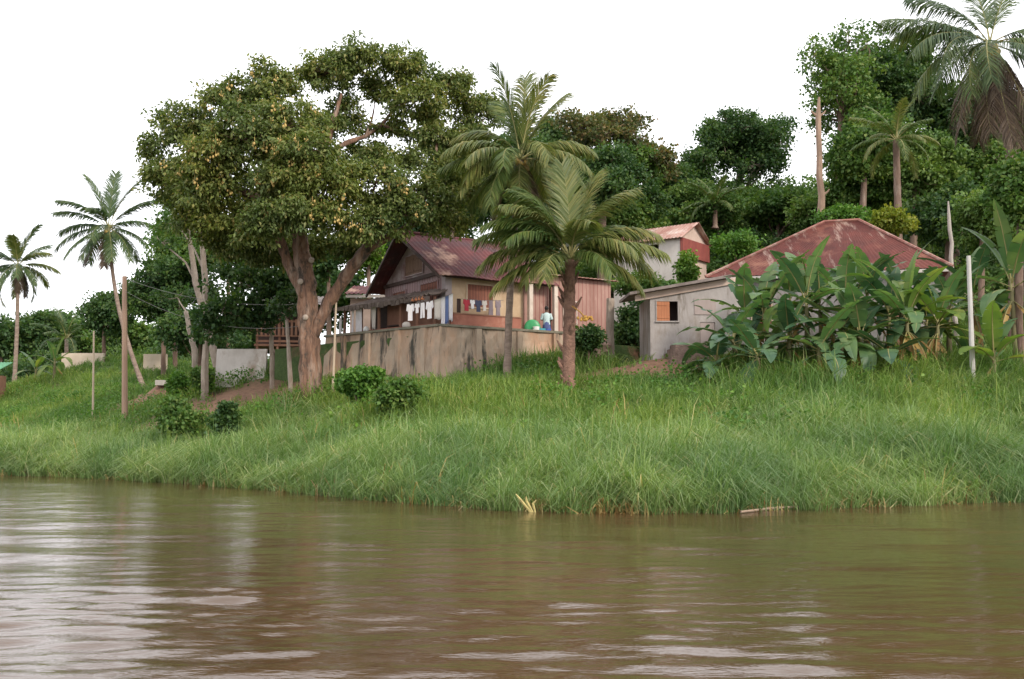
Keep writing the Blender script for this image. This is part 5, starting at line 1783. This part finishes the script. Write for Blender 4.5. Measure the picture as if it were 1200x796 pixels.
px_tree('leafy_tree', 'dark tree just behind the roof end between the trunks of the two front palms', 'tree', 632, 282, 56, 30, 67, M['dark_leaf'], n=12, k=.42, per=54, dens=2.0, leaf=.24, cl_r=.55, trunk_r=.2)
px_tree('hill_tree', 'green bushy tree on the slope just above the hillside house', 'tree', 842, 258, 46, 28, 78, M['mid_leaf'], n=11, per=50, dens=2.0, leaf=.24, cl_r=.55)
px_tree('hill_tree', 'dark bushy tree on the slope left of the hillside house', 'tree', 752, 262, 42, 46, 76, M['dark_leaf'], n=11, per=50, dens=2.0, leaf=.24, cl_r=.55)
px_tree('hill_tree', 'rounded green tree on the slope left of the bare trunk', 'tree', 912, 248, 48, 30, 80, M['mid_leaf'], n=11, per=50, dens=2.0, leaf=.3, cl_r=.65)
px_tree('hill_tree', 'green tree on the slope right of the bare trunk', 'tree', 1008, 222, 48, 44, 72, M['mid_leaf'], n=11, per=50, dens=2.0, leaf=.24, cl_r=.55)
px_tree('hill_tree', 'dark tree low on the slope below the big palm', 'tree', 1110, 250, 48, 44, 64, M['dark_leaf'], n=11, per=50, dens=2.0, leaf=.26, cl_r=.6)
px_tree('hill_tree', 'green tree at the right edge above the tall banana leaves', 'tree', 1185, 262, 44, 44, 60, M['mid_leaf'], n=10, per=50, dens=2.0, leaf=.25, cl_r=.55)
px_tree('shrub', 'light green shrub at the right corner of the hillside house', 'shrub', 862, 292, 36, 22, 62, M['bush_leaf'], n=9, per=50, dens=2.0, leaf=.2, cl_r=.45, trunk_r=.08)
px_tree('shrub', 'dark green shrubs filling the gap between the post and the grey house', 'shrub', 744, 385, 22, 38, 55, M['dark_leaf'], n=10, per=60, dens=2.2, leaf=.18, cl_r=.4, trunk_r=.1)
px_tree('shrub', 'mid green shrub above the dark gap left of the grey house', 'shrub', 748, 340, 28, 20, 58, M['mid_leaf'], n=8, per=50, dens=2.0, leaf=.2, cl_r=.45, trunk_r=.1)
px_tree('shrub', 'bright yellow green shrub above the ridge of the red hipped roof', 'shrub', 1048, 262, 24, 18, 59, M['yellow_leaf'], n=8, per=54, dens=2.2, leaf=.22, cl_r=.45, trunk_r=.08)
px_tree('shrub', 'green shrub behind the left part of the red hipped roof', 'shrub', 985, 255, 26, 14, 62, M['bush_leaf'], n=7, per=50, dens=2.0, leaf=.2, cl_r=.45, trunk_r=.08)
px_tree('shrub', 'dark leafy shrub growing against the end of the retaining wall right of the short palm', 'shrub', 690, 398, 17, 20, 48, M['dark_leaf'], n=9, per=60, dens=2.2, leaf=.16, cl_r=.32, trunk_r=.06)
c_ = at(630, 436, 48.2)
gx_, gy_ = rng.normal(c_.x, .8, 2600), rng.normal(47.9, .35, 2600)
V, Q, T = blades(gx_, gy_, rng.uniform(.8, 2.0, 2600), rng.uniform(.012, .026, 2600), np.clip(rng.normal(.5, .2, 2600), .1, 1), rng.uniform(0, 6.28, 2600))
o = link('tall_grass_clump', mesh_np('tall_grass_clump', V - np.array([c_.x, 47.9, gz(c_.x, 47.9)]), Q, T, mats=[M['grass']]), None, (c_.x, 47.9, gz(c_.x, 47.9)))
tag(o, 'tall bright grass clump at the foot of the retaining wall between the two front palms', 'grass clump', kind='thing')
px_tree('shrub', 'green shrub hiding the foot of the pale hillside house', 'shrub', 770, 345, 34, 15, 63, M['mid_leaf'], n=9, per=50, dens=2.2, leaf=.2, cl_r=.42, trunk_r=.07)
px_tree('shrub', 'yellow green creeper shrub at the near corner of the hillside house', 'shrub', 806, 318, 12, 22, 66, M['bright_leaf'], n=7, per=46, dens=2.0, leaf=.2, cl_r=.4, trunk_r=.06)
# ---- rounded bushes on the bank


def bush(label, px, py, rx, ry, Y, leafm, leaf=.15, name='bush'):
    c = at(px, py, Y)
    s_ = Y / F
    z = gz(c.x, Y)
    top = c.z + ry * s_
    zc = (z + top) / 2
    root_ = thing(name, label, 'bush', (c.x, Y, z))
    mb = MB()
    L_ = auto_lobes((c.x, Y, zc + .1), (rx * s_, rx * s_, (top - z) * .55), 12, .5)
    for cc, rr in L_[:6]:
        mb.tube([(c.x, Y, z - .1), Vector((c.x, Y, z)).lerp(Vector(cc), .6), cc], [.04, .03, .012], 5, False)
    mb.build('stem', M['bark'], root_)
    V_, T_ = crown_mesh(L_, leaf, .26, 48, 2.6, .45, .25, .5)
    link('foliage', mesh_np('foliage', V_ - np.array(root_.location), tris=T_, mats=[M[leafm]]), root_)
    return root_


bush('bright green rounded bush in front of the retaining wall', 427, 447, 29, 20, 42, 'bush_leaf')
bush('darker bush just right of and below the bright rounded one', 464, 468, 24, 15, 39, 'mid_leaf')
bush('dark low bush in the grass in front of the dirt bank', 211, 486, 22, 16, 45, 'mid_leaf')
bush('small dark bush right of the dark low one in the grass', 262, 494, 14, 12, 43, 'dark_leaf')
bush('light leafy clump at the foot of the slender trunks', 210, 452, 10, 12, 58, 'bush_leaf')
bush('green leafy clump right beside the foot of the slender trunks', 236, 450, 12, 16, 56, 'mid_leaf')

# ---- palms
# tall palm: hand placed fronds (azimuth, elevation, droop, length)
pb_, pt_ = at(594, 440, 45), at(610, 188, 45)
pb_.z = gz(pb_.x, 45) - .2
palm('coconut_palm', 'tall coconut palm with yellow nuts and a slim trunk in front of the retaining wall', 'palm tree', pb_, pt_,
     [(60, 84, 18, 4.3), (200, 82, 22, 4.2), (-40, 80, 25, 3.9), (20, 68, 28, 4.0), (110, 72, 30, 3.8), (5, 42, 75, 3.6), (-25, 22, 80, 3.6), (15, 12, 70, 3.4), (165, 62, 95, 3.6), (190, 38, 85, 3.9),
      (175, 18, 55, 3.7), (215, 25, 85, 3.5), (-70, 35, 110, 3.4), (-110, 20, 90, 3.4), (-150, 10, 80, 3.5), (205, -5, 60, 3.7), (-130, -20, 60, 3.6), (-50, -5, 70, 3.4), (-20, -15, 55, 3.5),
      (140, -8, 60, 3.6), (60, 5, 70, 3.3), (100, 35, 80, 3.4), (225, -28, 50, 3.6), (-95, -35, 45, 3.2), (-160, -50, 35, 3.2), (-60, -55, 30, 2.8)],
     .17, .13, (-.12, 0), ('palm_olive', 'palm_leaf', 'palm_olive'), 16, lw=.029, leaf=1.2, hang=.8, wind=.25)
pb_, pt_ = at(666, 446, 42), at(668, 305, 42)
pb_.z = gz(pb_.x, 42) - .2
palm('coconut_palm', 'short stout palm with shaggy frond stubs on its trunk in front of the house', 'palm tree', pb_, pt_,
     [(95, 88, 12, 4.2), (30, 80, 25, 4.0), (150, 74, 40, 3.9), (-20, 70, 55, 4.0), (200, 66, 75, 4.0), (172, 48, 78, 4.3), (5, 50, 75, 4.2), (-12, 30, 62, 4.1), (20, 62, 90, 3.8), (-80, 60, 90, 3.3),
      (185, 22, 70, 3.2), (-150, 50, 95, 3.6), (-40, 40, 95, 3.6), (120, 55, 70, 3.6), (60, 50, 70, 3.6), (-5, 8, 70, 3.4), (210, 5, 75, 2.8), (-170, 70, 50, 3.8), (75, 70, 35, 4.0), (165, 35, 85, 4.2), (188, 58, 85, 4.2), (178, 5, 60, 3.6), (12, 28, 80, 4.0), (-60, 20, 90, 3.2), (-120, 15, 90, 3.2)],
     .27, .22, (0, 0), ('palm_olive', 'palm_olive', 'palm_leaf'), 0, leaf=1.25, hang=.75, bark='boot_bark', boots=34, wind=.2, lw=.031)
q = at(686, 373, 41.6)
m_ = MB()
for i in range(16):
    m_.ell((q.x + random.uniform(-.3, .3), q.y + random.uniform(-.12, .12), q.z + random.uniform(-.08, .08)), (.06, .06, .07), 7, 5)
pm_ = [o for o in bpy.data.objects if o.get('label', '').startswith('short stout palm')][0]
m_.tube([(q.x - .55, q.y, q.z + .5), (q.x - .2, q.y, q.z + .25), (q.x, q.y, q.z)], .03, 5)
m_.build('fruit_bunch', M['bunch_orange'], pm_, smooth=True)
# leaning palm on the left
pb_, pt_ = at(172, 452, 72), at(127, 268, 72)
pb_.z = gz(pb_.x, 72) - .2
palm('coconut_palm', 'dark coconut palm with a curved leaning trunk behind the wooden utility pole', 'palm tree', pb_, pt_,
     [(90, 84, 15, 4.3), (170, 76, 25, 4.2), (20, 74, 30, 4.1), (200, 52, 55, 3.9), (185, 38, 50, 4.0), (172, 20, 55, 3.9), (-15, 22, 50, 3.8), (10, 52, 40, 3.9), (195, 0, 60, 4.0), (-10, 0, 60, 3.6),
      (215, -18, 50, 3.8), (-30, -22, 55, 3.7), (-90, 10, 80, 3.4), (-120, -30, 45, 3.5), (-60, -35, 40, 3.4), (100, 30, 70, 3.6), (60, -10, 60, 3.5), (140, -15, 60, 3.6), (-75, -48, 35, 3.4), (-140, -46, 35, 3.3), (-100, 50, 80, 3.3)],
     .17, .12, (-.55, 0), ('palm_dark',), 5, leaf=1.15, hang=.6, n=76, lw=.038)
pb_, pt_ = at(17, 442, 95), at(21, 312, 95)
pb_.z = gz(pb_.x, 95) - .2
palm('coconut_palm', 'far left coconut palm standing straight above the beige wall', 'palm tree', pb_, pt_, rand_fronds(18, 4.0, 82, -30, 3, 75), .2, .15, (.1, 0), ('palm_dark', 'palm_dark', 'palm_olive'), 4, leaf=1.15, hang=.7, n=72, lw=.045)
# big palm at the right edge with a skirt of dead fronds
pb_, pt_ = at(1212, 425, 43), at(1160, 52, 43)
pb_.z = gz(pb_.x, 43) - .2
palm('coconut_palm', 'very tall palm at the upper right with a brown skirt of dead fronds', 'palm tree', pb_, pt_,
     [(95, 80, 30, 4.2), (30, 70, 30, 4.3), (150, 62, 50, 4.2), (178, 30, 40, 4.8), (165, 40, 70, 4.2), (0, 30, 50, 4.2), (195, 20, 75, 4.6), (185, -2, 75, 4.6), (-15, 5, 70, 4.6), (210, 12, 90, 4.5),
      (-40, 5, 90, 4.3), (-120, -5, 80, 4.5), (-70, -10, 75, 4.6), (225, -12, 75, 4.6), (-25, -25, 60, 4.4), (100, 20, 80, 4.2), (60, -5, 70, 4.2),
      (200, -45, 40, 4.6), (-100, -60, 28, 4.8), (-60, -58, 25, 5.0), (-20, -55, 30, 4.6), (-130, -62, 22, 4.6), (20, -58, 25, 4.4), (160, -60, 22, 4.3), (80, -62, 20, 4.2), (-85, -68, 15, 5.2)],
     .2, .16, (.25, 0), ('palm_dark', 'palm_leaf', 'palm_dark'), 9, leaf=1.3, hang=1.0, wind=.2)
pb_, pt_ = at(1052, 262, 62), at(1050, 165, 62)
pb_.z = gz(pb_.x, 62) - .2
palm('oil_palm', 'small feathery palm on the slope left of the big palm', 'palm tree', pb_, pt_, rand_fronds(17, 2.9, 80, -15, 0, 80), .28, .2, (0, 0), ('palm_olive', 'palm_leaf'), 0, leaf=.7, hang=.7, n=66, bark='bark')
pb_, pt_ = at(838, 268, 76), at(838, 240, 76)
palm('oil_palm', 'low feathery palm among the bushes above the hillside house', 'palm tree', pb_, pt_, rand_fronds(13, 2.8, 82, 5, 0, 75), .2, .15, (0, 0), ('palm_leaf',), 0, leaf=.7, hang=.6, n=60, bark='bark')
pb_, pt_ = at(78, 436, 112), at(78, 398, 112)
palm('oil_palm', 'small dark feathery palm beside the banana plant above the long beige wall', 'palm tree', pb_, pt_, rand_fronds(13, 4.0, 80, 0, 0, 75), .25, .2, (0, 0), ('palm_dark',), 0, leaf=.9, hang=.6, n=60)

# ---- banana plants
def bpos(px, py, Y, sink=.0):
    q_ = at(px, py, Y)
    return (q_.x, Y, gz(q_.x, Y) - .1)


G = 'banana plants in front of the grey house'
dk, gn, pl = 'banana_dark', 'banana_leaf', 'banana_pale'
for (px, Y, h, n_, L_, ms, te, sp, lean, lab, dd) in [
    (842, 40.0, 1.0, 9, 2.0, (dk, dk), .5, (55, -25), (-.1, -.1), 'lowest dark banana plant right beside the stone steps', 0),
    (868, 40.5, 1.7, 11, 2.7, (dk, dk, gn), .7, (62, -15), (-.3, 0), 'dark banana plant at the left of the clump with leaves bent over the stone steps', 1),
    (890, 39.0, 1.3, 11, 2.5, (dk,), .6, (55, -25), (-.1, -.1), 'low dark banana plant with broad drooping leaves at the front left of the clump', 1),
    (905, 42.0, 2.7, 10, 2.8, (gn, dk), .75, (78, 0), (-.3, 0), 'mid height banana plant behind the low dark ones at the left of the clump', 0),
    (925, 40.2, 1.9, 10, 2.6, (dk, gn), .75, (66, -20), (.0, -.1), 'banana plant with dark leaves in front of the tall one with a pale upright leaf', 0),
    (947, 41.0, 3.2, 11, 2.8, (pl, gn, gn, dk), .45, (86, -5), (.0, 0), 'tall banana plant with one pale upright leaf left of the middle of the clump', 1),
    (958, 39.0, 1.6, 10, 2.6, (gn, dk), .8, (66, -22), (.05, -.1), 'bushy banana plant at the front middle of the clump', 1),
    (990, 42.2, 3.1, 10, 2.8, (gn, dk), .75, (82, 0), (.1, 0), 'tall banana plant behind the middle of the clump under the hipped roof', 0),
    (985, 40.0, 2.2, 10, 2.7, (dk, gn), .75, (62, -20), (.1, 0), 'banana plant with dark arching leaves at the middle of the clump', 0),
    (1012, 39.5, 2.0, 10, 2.7, (gn, gn, dk), .5, (70, -18), (-.1, 0), 'green banana plant right of the middle of the clump with arching leaves', 1),
    (1040, 41.5, 2.9, 10, 2.8, (dk, gn), .55, (76, -5), (.15, 0), 'dark banana plant behind the one with yellowing leaves', 1),
    (1042, 39.2, 1.3, 9, 2.3, (dk,), .5, (58, -25), (.0, -.1), 'low dark banana plant left of the one with yellowing leaves', 0),
    (1062, 39.8, 2.6, 10, 2.9, (pl, gn, pl), .35, (84, 5), (.1, 0), 'banana plant with large pale leaves and a yellowing one at the right of the clump', 3),
    (1098, 40.5, 2.4, 10, 2.7, (pl, gn, dk), .45, (80, -5), (.1, 0), 'banana plant just left of the white concrete pole', 2),
    (1112, 42.5, 2.8, 9, 2.7, (dk, gn), .75, (74, -10), (.1, 0), 'dark banana plant under the right end of the hipped roof', 0),
    (880, 43.2, 2.4, 9, 2.6, (dk, gn), .6, (76, -5), (-.2, 0), 'banana plant against the grey wall just right of the pale panel', 0),
    (925, 43.8, 3.4, 9, 2.7, (gn, dk, gn), .6, (80, -5), (.1, 0), 'tall banana plant against the grey wall left of the tallest pale leaf', 1),
    (965, 43.6, 3.0, 9, 2.7, (dk, gn), .6, (78, -8), (-.1, 0), 'dark banana plant against the wall behind the bushy front one', 0),
    (1015, 43.4, 3.3, 10, 2.8, (gn, dk), .6, (78, -8), (.1, 0), 'tall banana plant against the wall under the middle of the hipped roof', 1),
    (1060, 43.2, 3.2, 10, 2.7, (dk, gn), .6, (76, -10), (-.1, 0), 'dark tall banana plant against the wall behind the yellowing one', 0),
    (1085, 41.8, 2.2, 9, 2.6, (dk,), .6, (64, -22), (.1, 0), 'low dark banana plant between the yellowing one and the concrete pole', 1),
    (1165, 38.5, 1.4, 8, 2.2, (pl, pl, gn), .3, (86, 15), (.0, 0), 'young banana plant with yellow green upright leaves right of the concrete pole', 1),
    (1192, 41.0, 4.0, 10, 3.5, (gn, dk, gn), .5, (86, -10), (-.1, 0), 'very tall banana plant at the right edge with a great upright leaf', 2),
    (1140, 43.5, 3.6, 10, 3.0, (dk, gn), .75, (74, -10), (.1, 0), 'dark tall banana plant behind the concrete pole', 1),
]:
    banana(lab, bpos(px, 430, Y), h, n_, L_ * 1.08, ms, G, min(.95, te + .2), lean, sp, .15, az0=random.uniform(0, 360), dead=dd + 1, W=.74)
banana('banana plant with two upright pale leaves above the ridge of the red hipped roof', bpos(935, 270, 62), 1.2, 6, 3.0, (pl, gn), 'banana plants on the slope', .3, (0, 0), (80, 35), .14, az0=0, dead=0)
banana('smaller banana plant left of the one above the red roof', bpos(908, 280, 60.5), 1.0, 6, 2.2, (gn, pl), 'banana plants on the slope', .3, (0, 0), (78, 30), .12, az0=40, dead=0)
banana('banana plant at the corner of the hillside house', bpos(806, 320, 64), .9, 5, 2.0, (pl, gn), 'banana plants on the slope', .3, (0, 0), (80, 30), .12, az0=60, dead=0)
banana('banana plant right above the yellow green shrub', bpos(1090, 262, 56), 1.6, 7, 2.4, (gn, pl), 'banana plants on the slope', .4, (0, 0), (80, 10), .13, az0=10, dead=0)
banana('banana plant in front of the long beige wall at far left', bpos(64, 430, 84), 1.7, 8, 2.9, (gn, pl), 'banana plants at far left', .4, (0, 0), (82, 0), .16, az0=0, dead=1)
banana('smaller banana plant left of the other one at the far left', bpos(42, 432, 86), 1.0, 6, 2.3, (pl, gn), 'banana plants at far left', .4, (0, 0), (80, 0), .14, az0=30, dead=1)

# ---- things at the water's edge
wx_, wy_ = at_water(1182, 578)
p0, p1 = at(1176, 573, wy_ - .3), at(1216, 571, wy_ - .1)
o = MB().tube([p0, p0.lerp(p1, .5) + UP * .02, p1], [.07, .09, .1], 8).build('driftwood_log', M['driftwood'], loc=p0, smooth=True)
tag(o, 'weathered log lying in the water against the bank at the right edge', 'log')
a, b = Vector((*at_water(868, 601), .02)), Vector((*at_water(962, 594), .03))
m_ = MB().tube([a, a.lerp(b, .4) + UP * .03, b], [.03, .035, .02], 6)
tag(m_.build('floating_stick', M['driftwood'], loc=a), 'long thin pale stick floating along the foot of the reeds', 'stick')
c_ = Vector((*at_water(622, 600), 0))
m_ = MB()
for dx, h_ in ((-.25, .42), (-.1, .36), (.05, .28), (-.18, .3)):
    m_.tube([c_ + Vector((.1 + dx * .3, 0, -.05)), c_ + Vector((dx, -.05, h_ * .7)), c_ + Vector((dx * 1.6 + .05, -.1, h_))], [.022, .03, .012], 5)
tag(m_.build('dead_reed_stalk', M['dry_stem'], loc=c_), 'bent yellow dead reed stalk sticking out of the water at the reed edge', 'reed stalk')

# ================================================================== LIGHT
SUN_EL, SUN_AZ = R(32), R(140)          # azimuth clockwise from +Y: behind the camera, to the right
sd = Vector((math.sin(SUN_AZ) * math.cos(SUN_EL), math.cos(SUN_AZ) * math.cos(SUN_EL), math.sin(SUN_EL)))
ld = bpy.data.lights.new('sun', 'SUN')
ld.energy = 2.7
ld.angle = R(11)
ld.color = (1, .9, .78)
lo = bpy.data.objects.new('sun', ld)
col.objects.link(lo)
lo.rotation_euler = (-sd).to_track_quat('-Z', 'Y').to_euler()
w = bpy.data.worlds.new('World')
sc.world = w
w.use_nodes = True
nt = w.node_tree
bg = nt.nodes['Background']
sky = nt.nodes.new('ShaderNodeTexSky')
sky.sky_type = 'NISHITA'
sky.sun_disc = False
sky.sun_elevation = SUN_EL
sky.sun_rotation = SUN_AZ
mx = mixc(nt, .88, sky.outputs[0], (13.6, 13.5, 13.8))
nt.links.new(mx, bg.inputs[0])
bg.inputs[1].default_value = .145
vs = sc.view_settings
vs.view_transform = 'Standard'
vs.look = 'None'
vs.gamma = 1
vs.exposure = 0.08
vs.use_curve_mapping = False
sc.cycles.max_bounces = 6
sc.cycles.diffuse_bounces = 3
sc.cycles.glossy_bounces = 3
sc.cycles.transmission_bounces = 3
sc.cycles.transparent_max_bounces = 4
